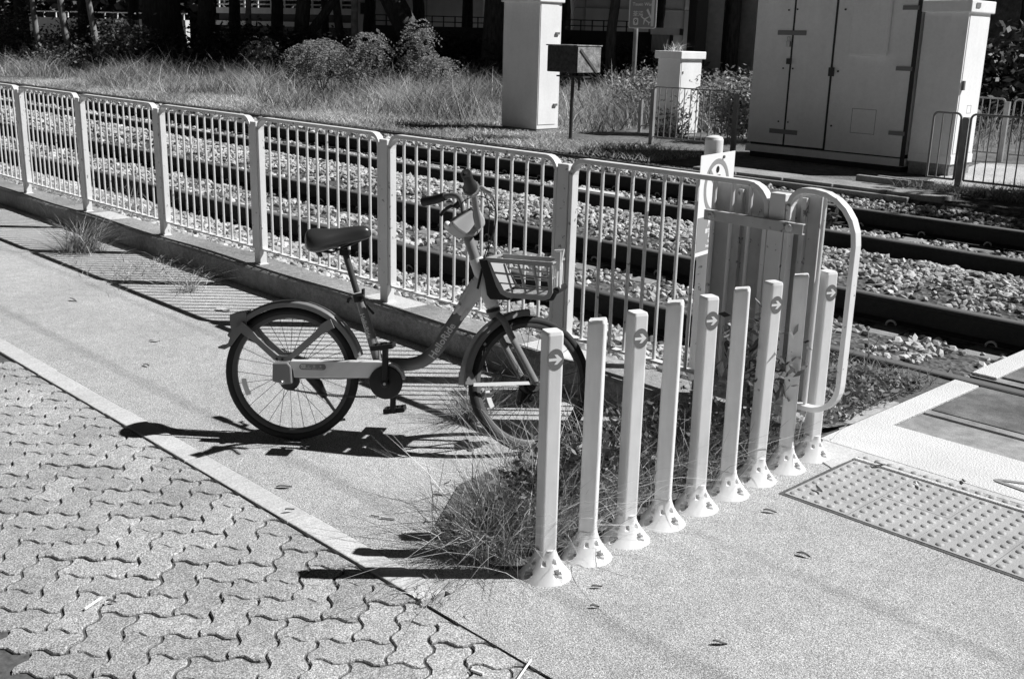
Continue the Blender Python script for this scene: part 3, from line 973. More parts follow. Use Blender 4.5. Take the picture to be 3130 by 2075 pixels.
# rear fender: shell with skirts
fc = Vector((-.018, 0, .290))
def fender(c, r, a0, a1, hw, skirt, mt, parent, name, n=22, M_=None, endscl=None):
    b = MB()
    sec = [(-hw, -skirt), (-hw, -.004), (-hw + .008, .003), (hw - .008, .003), (hw, -.004), (hw, -skirt), (hw - .003, -skirt), (hw - .003, -.004), (hw - .009, 0), (-hw + .009, 0), (-hw + .003, -.004), (-hw + .003, -skirt)]
    pts = [(c[0] + r * math.cos(math.radians(a0 + (a1 - a0) * i / n)), 0, c[2] + r * math.sin(math.radians(a0 + (a1 - a0) * i / n))) for i in range(n + 1)]
    s = 1 if a1 > a0 else -1
    b.sweep(pts, [(a, -s * q) for a, q in sec], ref=(0, 1, 0), M=M_)
    return b
b = fender(fc, .314, 150, 17, .034, .024, None, None, '')
b.prism([(-.278, .538), (-.255, .545), (-.206, .555), (-.206, .500), (-.225, .470), (-.250, .436), (-.272, .405), (-.300, .388), (-.330, .392), (-.328, .398), (-.300, .402), (-.284, .418), (-.269, .461), (-.278, .505)], -.036, -.028, 'y')
b.prism([(-.278, .538), (-.255, .545), (-.206, .555), (-.206, .500), (-.225, .470), (-.250, .436), (-.272, .405), (-.300, .388), (-.330, .392), (-.328, .398), (-.300, .402), (-.284, .418), (-.269, .461), (-.278, .505)], .028, .036, 'y')
b.sweep([(-.206, 0, .552), (-.255, 0, .543), (-.275, 0, .535), (-.276, 0, .505), (-.267, 0, .461), (-.283, 0, .416), (-.300, 0, .400), (-.330, 0, .395)], [(-.034, -.003), (.034, -.003), (.034, .003), (-.034, .003)], ref=(0, 1, 0))
rf = bpart(b, 'rear_fender', M['bike_dark'], bevel=.002)
def band(b_, pts, wd, y0, y1):
    P = [Vector((p[0], p[1])) for p in pts]; L = []; Rr = []
    for i, p in enumerate(P):
        t = (P[min(i + 1, len(P) - 1)] - P[max(i - 1, 0)]).normalized(); n_ = Vector((-t.y, t.x))
        w2 = wd[i] if isinstance(wd, list) else wd
        L.append(p + n_ * w2 / 2); Rr.append(p - n_ * w2 / 2)
    b_.prism([tuple(q) for q in L + Rr[::-1]], y0, y1, 'y')
yp = curve([(-.232, .496, 0), (-.195, .468, 0), (-.085, .374, 0), (-.062, .364, 0), (-.03, .364, 0), (-.010, .372, 0), (.030, .410, 0), (.128, .498, 0), (.165, .520, 0)], 3)
for side, (y0, y1) in (('near', (-.052, -.042)), ('far', (.042, .052))):
    b = MB(); band(b, [(p[0], p[1]) for p in yp], [.040 if (i < 4 or i > len(yp) - 5) else .023 for i in range(len(yp))], y0, y1)
    bpart(b, 'fender_stay', M['bike_dark'], rf, smooth=False, bevel=.004)
b = MB()
for x in (-.069, -.045): b.cyl((x, -.058, .361), (x, -.050, .361), .0055, 10)
bpart(b, 'bolt', M['black'], rf)
# chain case
cc = [(-.012, .352), (-.004, .360), (.36, .372), (.405, .372), (.445, .358), (.470, .330), (.482, .300), (.468, .298), (.455, .312), (.435, .334), (.405, .346), (.372, .342), (.345, .322), (.325, .300), (.010, .288), (.004, .320)]
b = MB(); b.prism([(x, z) for x, z in cc], -.078, -.040, 'y')
case = bpart(b, 'chain_case', M['bike_case'], smooth=False, bevel=.004)
b = MB()
pill = [(.045 + .0125 * math.cos(a), .3365 + .0125 * math.sin(a)) for a in [PI / 2 + PI * i / 8 for i in range(9)]] + [(.134 + .0125 * math.cos(a), .3385 + .0125 * math.sin(a)) for a in [-PI / 2 + PI * i / 8 for i in range(9)]]
b.prism(pill, -.0792, -.0782, 'y')
lab_ = bpart(b, 'label', M['bike_dark'], case, smooth=False)
b = MB(); XZ = Matrix(((1, 0, 0, 0), (0, 0, -1, 0), (0, 1, 0, 0), (0, 0, 0, 1)))
for txt, x, z, s in (('RIDE', .039, .3385, .010), ('SAFE', .039, .330, .010), ('\u2713', .068, .3365, .010), ('\u25cb', .092, .337, .010), ('\u2606', .118, .3375, .010)):
    vs, fs = text_geo(txt, s, .0002, 'LEFT', .0002); b.add(vs, fs, Matrix.Translation((x, -.0797, z)) @ XZ)
for x in (.062, .087, .111): b.box(x, x + .020, -.0799, -.0793, .3305, .3318)
bpart(b, 'lettering', M['bike_case'], lab_, smooth=False)
# lock housing at rear hub
b = MB(); b.prism([(-.082, .268), (-.080, .348), (-.016, .352), (-.001, .335), (.004, .262), (-.03, .258)], -.086, -.040, 'y')
lk = bpart(b, 'lock_housing', M['bike_dark'], smooth=False, bevel=.006)
b = MB(); b.sphere((-.040, -.090, .268), .010, 10); b.cyl((-.040, -.088, .268), (-.040, -.06, .268), .012, 8)
bpart(b, 'axle_nut', M['steel'], lk)
b = MB(); b.cyl((-.018, -.05, .268), (-.018, -.03, .268), .042, 20)
bpart(b, 'sprocket', M['dark_metal'], lk)
# cranks
b = MB(); b.lathe([(.070, 0), (.071, .004), (.068, .010), (.02, .014)], 32, Matrix.Translation((.402, -.082, .286)) @ Matrix.Rotation(PI / 2, 4, 'X'))
cr_ = bpart(b, 'crank_disc', M['black'])
b = MB(); b.box(.389, .415, -.118, -.102, .27, .462); b.cyl((.402, -.12, .286), (.402, -.09, .286), .017, 14)
arm = bpart(b, 'crank_arm', M['black'], cr_, smooth=False, bevel=.006)
b = MB(); b.box(.389, .415, .096, .110, .112, .30)
arm2 = bpart(b, 'crank_arm', M['black'], cr_, smooth=False, bevel=.006)
b = MB(); b.cyl((.402, -.121, .286), (.402, -.118, .286), .006, 8); bpart(b, 'crank_bolt', M['steel'], cr_)
def pedal(c, s):
    b = MB(); T = Matrix.Translation(c) @ Matrix.Rotation(math.radians(-9), 4, 'Y')
    for y in (-.036, .036): b.box(-.046, .046, y - .005, y + .005, -.010, .010, T)
    for x in (-.043, -.02, .02, .043): b.box(x - .004, x + .004, -.036, .036, -.010, .010, T)
    b.tube([(c[0], c[1] - s * .06, c[2]), (c[0], c[1] + s * .03, c[2])], .0075)
    return b
bpart(pedal((.402, -.165, .452), -1), 'pedal', M['black'], smooth=False, bevel=.002)
bpart(pedal((.402, .155, .120), 1), 'pedal', M['black'], smooth=False, bevel=.002)
# chain
b = MB()
for i in range(46):
    t = i / 45; x = .0 + .36 * t; z = .232 - .012 * math.sin(PI * t) - .012 * t
    b.box(x - .003, x + .003, -.064, -.058, z - .0035, z + .0035)
b.tube([(-.02, -.061, .231), (.36, -.061, .212)], .0016, 4)
b.tube([(-.02, -.061, .305), (.38, -.061, .345)], .0016, 4)
bpart(b, 'chain', M['dark_metal'], smooth=False)
# chain stays
b = MB(); b.sweep([(-.018, .048, .288), (.18, .045, .285), (.38, .025, .295)], ell(.010, .013, 10), ref=(0, 1, 0)); b.sweep([(-.01, -.036, .288), (.2, -.03, .292), (.38, -.02, .31)], ell(.009, .012, 10), ref=(0, 1, 0))
b.cyl((.398, -.08, .286), (.398, .095, .286), .024, 16)
bpart(b, 'chain_stay', M['bike_dark'], frame)
# kickstand
b = MB(); b.sweep([(.045, .052, .272), (.075, .07, .235), (.098, .105, .175)], ell(.016, .02, 10), ref=(0, 1, 0), scl=[1.1, 1.2, .8])
b.tube([(.098, .105, .175), (.140, .262, .036)], .0075); b.tube([(.128, .262, .033), (.156, .272, .036)], .008)
bpart(b, 'kickstand', M['black'])

# ---------------- steering assembly (turned left)
def spart(mb_, name, m_, parent=bike, smooth=True, bevel=0.0):
    mb_.V = [ST @ v for v in mb_.V]
    return mb_.build(name, m_, parent, smooth=smooth, bevel=bevel)
b = MB(); b.sweep([(.846, 0, .570), (.836, 0, .602)], ell(.027, .026), ref=(0, 1, 0))
for s in (-1, 1):
    b.sweep(curve([(.843, s * .008, .585), (.862, s * .040, .556), (.900, s * .052, .478), (.952, s * .053, .390), (1.008, s * .052, .296)]), ell(.0095, .0145, 10), ref=(0, 1, 0), scl=None)
fork = spart(b, 'fork', M['bike_dark'])
b = MB(); b.cyl((1.010, -.075, .290), (1.010, .075, .290), .011, 10); b.sphere((1.010, -.078, .29), .011, 8)
spart(b, 'axle_nut', M['steel'], fork)
b = MB()
for yy in (-.047, .047): b.sweep([(.722, yy, .286), (1.006, yy, .293)], [(-.002, -.007), (.002, -.007), (.002, .007), (-.002, .007)], ref=(0, 1, 0))
fst = spart(b, 'fender_stay', M['bike_case'], smooth=False)
b = fender((1.005, 0, .290), .313, 181, 92, .034, .026, None, None, '')
b.prism([(.690, .285), (.692, .34), (.722, .34), (.742, .295), (.720, .285)], -.036, -.030, 'y'); b.prism([(.690, .285), (.692, .34), (.722, .34), (.742, .295), (.720, .285)], .030, .036, 'y')
ffn = spart(b, 'front_fender', M['bike_dark'], bevel=.002)
b = MB(); b.cyl((1.01, -.02, .29), (1.01, .02, .29), .045, 18)
b.tube([(.99, .03, .262), (.985, .045, .235), (1.04, .045, .235)], .022, 10)
spart(b, 'hub_dynamo', M['black'], fork)
b = MB(); b.cyl((.759, 0, .800), (.720, 0, .905), .0215, 20)
stem = spart(b, 'stem', M['bike_dark'])
b = MB(); b.cyl((.834, 0, .606), (.838, 0, .592), .031, 18); spart(b, 'headset_ring', M['black'], fork)
# control box
bx = [(.739, .900), (.695, .896), (.655, .917), (.628, .940), (.634, .952), (.662, .972), (.735, 1.018), (.757, 1.012), (.780, .975), (.782, .950), (.762, .925)]
b = MB(); b.prism(bx, -.050, .050, 'y'); cbox = spart(b, 'control_box', M['basket'], smooth=False, bevel=.010)
b = MB(); b.prism([(.640, .960), (.655, .972), (.727, 1.021), (.738, 1.018), (.730, 1.006), (.650, .955)], -.034, .034, 'y'); spart(b, 'screen', M['black'], cbox, smooth=False, bevel=.003)
b = MB(); b.sphere((.629, 0, .945), .016, 10); spart(b, 'bell_lamp', M['bike_light'], cbox)
# handlebar given directly in turned position
hb = MB()
hb.tube(curve([(.745, .0, .950), (.768, -.05, .948), (.767, -.085, .985), (.757, -.125, 1.060), (.750, -.155, 1.092), (.746, -.180, 1.106)]), .0125, 12)
hb.tube(curve([(.735, .0, .960), (.700, .045, .985), (.690, .065, 1.030), (.672, .095, 1.058), (.640, .122, 1.067), (.592, .148, 1.058)]), .0125, 12)
hbar = bpart(hb, 'handlebar', M['bike_dark'])
b = MB(); b.tube([(.747, -.165, 1.100), (.746, -.195, 1.112), (.742, -.240, 1.134), (.737, -.285, 1.158), (.736, -.293, 1.162)], 1, 14, rs=[.028, .027, .020, .022, .019])
g1 = bpart(b, 'grip', M['grip'], hbar)
b = MB(); b.tube([(.736, -.292, 1.1615), (.7355, -.2955, 1.1632)], .006, 10); bpart(b, 'end_plug', M['steel'], g1)
b = MB(); b.tube([(.748, -.162, 1.098), (.747, -.180, 1.105)], 1, 20, rs=[.033, .033])
for i in range(18):
    a = 2 * PI * i / 18
    c0 = Vector((.7475, -.171, 1.1015)); ax = Vector((-.02, -.9, .43)).normalized(); e1 = ax.orthogonal().normalized(); e2 = ax.cross(e1)
    p = c0 + (e1 * math.cos(a) + e2 * math.sin(a)) * .033
    b.tube([p - ax * .010, p + ax * .010], .0025, 4)
bpart(b, 'gear_shifter', M['basket'], hbar)
b = MB(); b.tube([(.606, .142, 1.062), (.560, .168, 1.046), (.503, .200, 1.034)], 1, 14, rs=[.018, .0195, .0205])
bpart(b, 'grip', M['grip'], hbar)
b = MB()
b.tube(curve([(.668, .098, 1.050), (.662, .118, 1.022), (.630, .140, 1.020), (.600, .156, 1.000), (.585, .162, .978)]), .007, 8); b.tube([(.68, .10, 1.045), (.655, .112, 1.02)], .014, 10)
bpart(b, 'brake_lever', M['black'], hbar)
b = MB()
b.tube(curve([(.755, -.150, 1.095), (.785, -.165, 1.108), (.812, -.20, 1.095), (.838, -.235, 1.086)]), .007, 8); b.tube([(.79, -.16, 1.105), (.835, -.165, 1.08)], .011, 10)
bpart(b, 'brake_lever', M['basket'], hbar)
b = MB()
b.tube(curve([(.83, -.16, 1.085), (.845, -.14, 1.02), (.838, -.08, .94), (.815, -.05, .86), (.795, -.042, .79), (.778, -.036, .705)]), .0026, 6)
b.tube(curve([(.66, .10, 1.02), (.72, .03, 1.06), (.79, -.02, 1.065), (.838, -.03, 1.01), (.83, -.03, .93), (.800, -.04, .84), (.785, -.040, .76)]), .0026, 6)
b.tube(curve([(.79, -.16, 1.10), (.815, -.12, 1.03), (.812, -.06, .92), (.812, -.04, .80)]), .0022, 6)
bpart(b, 'brake_cable', M['black'], hbar)
b = MB(); b.tube([(.788, -.043, .775), (.772, -.040, .69)], .005, 8); bpart(b, 'cable_guide', M['black'], head)

# ---------------- basket
BT = Matrix.Translation((.845, -.01, 0)) @ Matrix.Rotation(math.radians(-9), 4, 'Z') @ Matrix.Translation((-.845, 0, 0))
def kpart(mb_, name, m_, parent, bevel=0.003):
    mb_.V = [BT @ v for v in mb_.V]
    return mb_.build(name, m_, parent, smooth=False, bevel=bevel)
HW = .125
outl = [(.836, .818), (1.098, .812), (1.100, .700), (1.090, .682), (1.075, .676), (.925, .680), (.902, .692), (.886, .718)]
rails = MB()
def tri(s, y): # x on left edge at height z
    return .836 + (.886 - .836) * (.818 - s) / .1
secb = [(-.004, -.009), (.004, -.009), (.004, .009), (-.004, .009)]
for y in (-HW, HW):
    rails.sweep([(x, y, z) for x, z in outl], [(-.004, -.010), (.004, -.010), (.004, .010), (-.004, .010)], ref=(0, 1, 0), closed=True)
rails.sweep([(.836, -HW, .824), (1.100, -HW, .818), (1.104, HW, .818), (.836, HW, .824)], [(-.004, -.010), (.004, -.010), (.004, .010), (-.004, .010)], ref=(0, 0, 1), closed=True)
bask = kpart(rails, 'basket', M['basket'], bike)
b = MB()
for y in (-HW, HW):
    for k, (xt, xb) in enumerate(((.905, .945), (.965, 1.0), (1.03, 1.05))):
        b.sweep([(xt, y, .806), (xb, y, .690)], [(-.003, -.0045), (.003, -.0045), (.003, .0045), (-.003, .0045)], ref=(0, 1, 0))
    b.sweep([(.862, y, .768), (1.095, y, .756)], [(-.003, -.0045), (.003, -.0045), (.003, .0045), (-.003, .0045)], ref=(0, 1, 0))
    b.sweep([(.872, y, .728), (1.095, y, .720)], [(-.0028, -.003), (.0028, -.003), (.0028, .003), (-.0028, .003)], ref=(0, 1, 0))
kpart(b, 'side_lattice', M['basket'], bask)
b = MB()
for k in range(7):
    y = -HW + HW * 2 * (k + .5) / 7
    b.sweep([(1.099, y, .815), (1.095, y, .685)], [(-.0045, -.003), (.0045, -.003), (.0045, .003), (-.0045, .003)], ref=(0, 1, 0))
b.sweep([(1.098, -HW, .752), (1.098, HW, .752)], [(-.0045, -.003), (.0045, -.003), (.0045, .003), (-.0045, .003)], ref=(0, 0, 1))
kpart(b, 'front_lattice', M['basket'], bask)
b = MB(); b.box(.905, 1.09, -HW, -.05, .677, .682); b.box(.905, 1.09, .05, HW, .677, .682); b.box(.905, 1.09, -.035, .035, .677, .682)
for x in (.93, 1.0, 1.07): b.box(x - .01, x + .01, -HW, HW, .6765, .6825)
kpart(b, 'floor', M['basket'], bask, bevel=0)
b = MB()
b.add([(.842, -HW, .812), (.842, HW, .812), (.900, HW, .695), (.900, -HW, .695), (.846, -HW, .812), (.846, HW, .812), (.904, HW, .695), (.904, -HW, .695)], [(0, 1, 2, 3), (4, 7, 6, 5), (0, 3, 7, 4), (1, 5, 6, 2), (0, 4, 5, 1), (3, 2, 6, 7)])
kpart(b, 'back_panel', M['basket'], bask, bevel=0)
b = MB(); b.prism([(.786, .816), (.834, .812), (.882, .700), (.905, .676), (.925, .668), (.920, .652), (.84, .652), (.825, .670), (.812, .735)], -.075, .05, 'y')
kpart(b, 'basket_bracket', M['black'], bike, bevel=.004)
b = MB(); b.box(.93, 1.09, -.02, .02, .655, .672); b.tube([(1.075, -.10, .668), (1.105, -.10, .678), (1.118, -.10, .705)], .010, 8); b.tube([(1.118, -.10, .705), (1.118, .10, .705)], .014, 10)
kpart(b, 'front_bar', M['black'], bike, bevel=0)
b = MB(); b.tube([(1.112, -.06, .70), (1.112, -.055, .80), (1.100, -.05, .865), (1.128, -.05, .868), (1.122, -.05, .80), (1.124, -.055, .70)], .006, 8)
b.box(1.104, 1.124, -.062, -.045, .79, .86); b.tube([(1.112, .04, .70), (1.112, .04, .80), (1.105, .04, .84)], .006, 8)
kpart(b, 'phone_holder', M['bike_case'], bike, bevel=0)

# =================================================================== CABINETS BEYOND THE TRACKS
GZ = .06
def cabinet(name, label, x0, x1, y0, y1, z0, z1, plinth=True, lid=.04, lidh=.10, ext=1):
    t = thing(name, label, 'cabinet', ((x0 + x1) / 2, (y0 + y1) / 2, GZ))
    b = MB(); b.box(x0, x1, y0, y1, z0, z1)
    body = b.build('body', M['cab'], t, world=True, bevel=.006)
    b = MB(); b.box(x0 - lid, x1 + lid, y0 - lid, y1 + lid, z1 - .002, z1 + lidh); b.build('lid', M['cab'], t, world=True, bevel=.012)
    if plinth:
        b = MB(); b.box(x0 + .01, x1 - .01, y0 + .01, y1 - .01, GZ - .05, z0 + .001); b.build('plinth', M['kerb'], t, world=True, bevel=.01)
    return t, body
# tall narrow cabinet
t, body = cabinet('equipment_cabinet', 'tall narrow white metal cabinet standing in the grass behind the rusty box on a post', -15.10, -14.17, 14.30, 14.86, .09, 2.31)
b = MB(); b.box(-14.172, -14.160, 14.32, 14.78, .17, 2.29); d = b.build('door', M['cab'], t, world=True, bevel=.003)
for z in (1.78, .52):
    b = MB(); b.box(-14.161, -14.13, 14.70, 14.79, z - .02, z + .02); b.build('hinge', M['cab_metal'], d, world=True)
# small cabinet
t, body = cabinet('equipment_cabinet', 'low white cabinet with a flat lid and weeds sprouting on top, behind a short railing', -12.65, -12.15, 15.80, 16.42, .10, 1.40, lid=.05, lidh=.13)
b = MB(); b.box(-12.152, -12.143, 15.83, 16.39, .14, 1.37); d = b.build('door', M['cab'], t, world=True, bevel=.003)
b = MB(); b.box(-12.145, -12.13, 15.86, 15.88, 1.15, 1.19); b.box(-12.145, -12.13, 16.30, 16.32, 1.03, 1.06); b.build('latch', M['cab_metal'], d, world=True)
# big cabinet
t = thing('equipment_cabinet', 'very wide grey metal cabinet with double doors, padlock and hinges, on a dark plinth', 'cabinet', (-8.3, 14.6, GZ))
b = MB(); b.box(-9.57, -7.035, 14.20, 15.1, .29, 2.75); body = b.build('body', M['cab'], t, world=True, bevel=.006)
b = MB(); b.box(-9.58, -7.03, 14.185, 15.11, .13, .235); b.build('base_frame', M['cab'], t, world=True, bevel=.004)
b = MB(); b.box(-9.52, -7.08, 14.23, 15.05, GZ - .06, .292); b.build('plinth', M['gap'], t, world=True)
b = MB(); b.box(-9.65, -6.95, 14.1, 15.2, 2.75, 2.86); b.build('lid', M['cab'], t, world=True, bevel=.01)
for (x0, x1) in ((-9.555, -8.935), (-8.905, -8.262), (-8.235, -7.075)):
    b = MB(); b.box(x0, x1, 14.178, 14.199, .27 if x0 < -8.3 else .255, 2.72); d = b.build('door', M['cab'], t, world=True, bevel=.004)
    if x0 < -9:
        for z in (1.86, .46):
            b = MB(); b.box(-9.17, -8.70, 14.165, 14.176, z - .035, z + .03); b.build('hasp', M['cab_metal'], d, world=True, bevel=.003)
        b = MB(); b.box(-9.00, -8.935, 14.135, 14.165, 1.66, 1.74); b.tube([(-8.985, 14.15, 1.74), (-8.985, 14.15, 1.80), (-8.95, 14.15, 1.80), (-8.95, 14.15, 1.74)], .006, 6)
        b.build('padlock', M['steel'], d, world=True)
        b = MB()
        for (x, z) in ((-9.02, 2.17), (-8.88, 2.18), (-9.03, 1.36), (-8.87, 1.36), (-9.03, .60), (-8.87, .60)): b.cyl((x, 14.178, z), (x, 14.165, z), .012, 8)
        b.box(-8.97, -8.90, 14.14, 14.176, 1.42, 1.50)
        b.build('lock', M['dark_metal'], d, world=True)
    if x0 > -8.3:
        b = MB(); b.box(-7.98, -7.42, 14.09, 14.177, 1.57, 2.70); b.build('vent_hood', M['cab'], d, world=True, bevel=.03)
        for z in (2.20, 1.42, .57):
            b = MB(); b.box(-7.28, -7.05, 14.16, 14.177, z - .025, z + .03); b.build('hinge', M['cab_metal'], d, world=True)
        b = MB()
        b.sweep([(-7.86, 14.176, .86), (-7.50, 14.176, .86), (-7.50, 14.176, .53), (-7.86, 14.176, .53)], [(-.001, -.004), (.001, -.004), (.001, .004), (-.001, .004)], ref=(0, 1, 0), closed=True)
        b.build('access_panel', M['cab_metal'], d, world=True)
        b = MB()
        for (x, z) in ((-8.12, 2.18), (-8.14, 1.35), (-8.16, .60)): b.cyl((x, 14.178, z), (x, 14.16, z), .013, 8)
        b.box(-8.275, -8.20, 14.14, 14.176, 1.28, 1.40)
        b.build('lock', M['dark_metal'], d, world=True)
b = MB(); b.box(-8.262, -8.235, 14.17, 14.19, .25, 2.7); b.box(-8.935, -8.905, 14.18, 14.195, .27, 2.7); b.box(-7.075, -7.02, 14.17, 14.195, .14, 2.7)
b.build('door_seal', M['gap'], body, world=True)  # near-black strips filling the gaps beside the doors
# right cabinet with lit side
t, body = cabinet('equipment_cabinet', 'tall pale cabinet with sunlit side and projecting lid, right next to the wide grey cabinet', -6.99, -6.40, 14.22, 14.86, .33, 2.15, lid=.04, lidh=.15)
b = MB(); b.box(-6.99, -6.39, 14.215, 14.87, .22, .331); b.build('base_frame', M['cab'], t, world=True, bevel=.004)
b = MB(); b.box(-6.402, -6.392, 14.25, 14.82, .36, 2.12); d = b.build('door', M['cab'], t, world=True, bevel=.003)
b = MB(); b.box(-6.392, -6.36, 14.25, 14.29, 1.18, 1.30); b.box(-6.392, -6.375, 14.42, 14.47, .40, .72); b.build('handle', M['cab_metal'], d, world=True)
b = MB(); b.sweep([(-6.391, 14.50, .98), (-6.391, 14.62, .98), (-6.391, 14.62, .88), (-6.391, 14.50, .88)], [(-.001, -.003), (.001, -.003), (.001, .003), (-.001, .003)], ref=(1, 0, 0), closed=True); b.build('label_frame', M['galv'], d, world=True)
b = MB(); b.box(-6.355, -6.350, 14.30, 14.42, 2.21, 2.27); b.build('name_plate', M['galv'], t, world=True)

# rusty box on a post
t = thing('signal_box', 'blackened square metal box with flaking paint on a thin post beside the tall white cabinet', 'box', (-12.6, 13.3, GZ))
b = MB(); b.box(-12.98, -12.32, 13.3, 13.88, 1.165, 1.58); body = b.build('body', M['mossy'], t, world=True, bevel=.012)
b = MB(); b.box(-12.319, -12.309, 13.32, 13.87, 1.17, 1.57); b.build('side_plate', M['mossy_side'], body, world=True)  # side plate and lid are much paler than the near-black body
b = MB(); b.box(-13.0, -12.30, 13.28, 13.9, 1.58, 1.60); b.build('lid', M['mossy_side'], t, world=True, bevel=.006)
b = MB(); b.sweep([(-12.3, 13.37, 1.53), (-12.3, 13.78, 1.17)], [(-.004, -.02), (.004, -.02), (.004, .02), (-.004, .02)], ref=(1, 0, 0)); b.build('strap', M['rust'], body, world=True)
b = MB(); b.box(-12.90, -12.30, 13.45, 13.62, 1.085, 1.11)
for x in (-12.82, -12.62, -12.42): b.cyl((x, 13.53, 1.11), (x, 13.53, 1.166), .045, 10)
b.tube([(-12.44, 13.5, 1.09), (-12.40, 13.48, .88)], .02, 6)
b.build('bracket', M['dark_metal'], t, world=True)
b = MB(); b.cyl((-12.60, 13.53, 0), (-12.60, 13.53, 1.09), .030, 10); b.build('post', M['dark_metal'], t, world=True)

# railings beyond
def railing(label, pts, h, m_, bars, grp='short railings beyond the tracks', rad=.06, z0=.02, posts=(0, 1), tr=.014):
    """pts: two ground points; one bay"""
    p = Vector((*pts[0], 0)); q = Vector((*pts[1], 0)); d = (q - p); L = d.length; d.normalize()
    t = thing('railing', label, 'railing', (p.x, p.y, GZ), grp)
    zt = GZ + h; zb = GZ + .12
    def W(s, z): v = p + d * s; return (v.x, v.y, z)
    pl = [W(0, zb)] + [W(rad - rad * math.cos(a), zt - rad + rad * math.sin(a)) for a in [PI / 2 * i / 5 for i in range(6)]] + [W(L - rad + rad * math.sin(a), zt - rad + rad * math.cos(a)) for a in [PI / 2 * i / 5 for i in range(6)]] + [W(L, zb)]
    b = MB(); b.tube(pl, tr, 6); b.tube([W(0, zb), W(L, zb)], tr, 6)
    f = b.build('frame', m_, t, world=True, smooth=True)
    for i in range(bars):
        s = L * (i + 1) / (bars + 1)
        b = MB(); b.cyl(W(s, zb), W(s, zt), .008, 6); b.build('bar', m_, f, world=True)
    for s in posts:
        c = p + d * (L * s)
        b = MB(); b.box(c.x - .035, c.x + .035, c.y - .03, c.y + .03, GZ - .1, zt - .04); b.build('post', m_, t, world=True, bevel=.004)
    return t
M['rail_grey'] = mat('old_railing_paint', .30, .6, n=[(7, .8, 1.15, 3, 'n')])
railing('narrow end bay of railing in front of the pale right cabinet', [(-6.12, 13.0), (-5.78, 13.0)], .90, M['rail_grey'], 2, posts=())
railing('railing running out of the frame in front of the right cabinet', [(-5.66, 13.0), (-4.1, 13.0)], .90, M['rail_grey'], 12, posts=(-.037,))
railing('railing bay standing farther back to the right of the pale cabinet', [(-8.3, 17.0), (-6.92, 17.0)], .93, M['rail_grey'], 11, posts=(1.03,))
railing('farther railing bay cut by the right edge of the frame', [(-6.78, 17.0), (-5.4, 17.0)], .93, M['rail_grey'], 11, posts=())
railing('short thin railing in front of the low white cabinet', [(-11.5, 14.3), (-10.0, 14.3)], .92, M['rail_grey'], 11, posts=(0.0, 1.08), tr=.01)
railing('stub of railing left of the low white cabinet', [(-13.15, 16.0), (-12.80, 16.0)], .62, M['rail_grey'], 2, posts=(0,), tr=.012)

# concrete trough covers along the far track, lit patch
tr_ = thing('cable_trough', 'row of flat concrete cable trough covers beside the farther track', 'trough', (-7, 12.2, GZ))
x = -8.9
while x < -5.9:
    b = MB(); b.box(x, x + .68, 11.98 + rnd.uniform(-.02, .02), 12.5, .02, .085); o = b.build('cover', M['kerb'], tr_, world=True, bevel=.008)
    x += .70
b = MB(); b.box(-9.4, -5.8, 11.90, 11.97, -.3, .045); b.build('trough_wall', M['kerb'], tr_, world=True, bevel=.01)
b = MB(); b.box(-6.9, -6.2, 12.7, 12.78, .06, .14); b.box(-6.75, -6.0, 12.95, 13.02, .06, .13)
b.build('loose_kerb', M['kerb'], tr_, world=True, bevel=.01)
b = MB(); b.prism([(-6.3, 13.3), (-2, 13.0), (-2, 20), (-6.9, 16.4)], .03, .072); o = b.build('side_path', M['concrete']); tag(o, kind='structure')
# pale board lying between the rails
b = MB(); b.box(-9.25, -8.55, 10.02, 10.16, -.15, -.10); o = b.build('plank', M['fence'], bevel=.004)
tag(o, 'white plank lying across the sleepers of the farther track', 'plank')

# overhead wires (their soft shadows cross the path)
for yy, z, lab in ((6.41, 4.95, 'overhead contact wire above the nearer track'), (6.36, 5.9, 'overhead carrier wire above the nearer track')):
    b = MB(); b.tube([(-60, yy, z), (30, yy, z)], .004 if z < 5.2 else .0055, 6); o = b.build('overhead_wire', M['dark_metal']); tag(o, lab, 'wire')

# =================================================================== VEGETATION
def blades(name, P, H, mat_, width=.006, lean=.35, bend=.5, shade=None, parent=None, segs=3):
    n = len(P)
    az = nrg.uniform(0, 2 * PI, n); ln = np.abs(nrg.normal(lean, lean * .5, n)); bd = np.abs(nrg.normal(bend, bend * .5, n))
    d = np.stack([np.cos(az), np.sin(az), np.zeros(n)], 1)
    fa = nrg.uniform(0, PI, n); sd_ = np.stack([np.cos(fa), np.sin(fa), np.zeros(n)], 1)
    ws = width * nrg.uniform(.6, 1.4, n) * (1 + 0 * H)
    rows = []
    for k in range(segs + 1):
        t = k / segs
        c = P + d * (H * (ln * t + bd * t * t))[:, None] + np.stack([np.zeros(n), np.zeros(n), H * (t - .35 * bd * t * t)], 1)
        wk = ws * (1 - t) ** .6 if k < segs else ws * .08
        rows.append(c - sd_ * (wk / 2)[:, None]); rows.append(c + sd_ * (wk / 2)[:, None])
    V = np.stack(rows, 1)
    m_ = 2 * (segs + 1)
    base = (np.arange(n) * m_)[:, None, None]
    f = np.array([(2 * k, 2 * k + 1, 2 * k + 3, 2 * k + 2) for k in range(segs)])
    F = (f[None] + base).reshape(-1, 4)
    sh = np.repeat(shade if shade is not None else nrg.random(n), m_)
    return np_mesh(name, V.reshape(-1, 3), F, mat_, parent, sh)
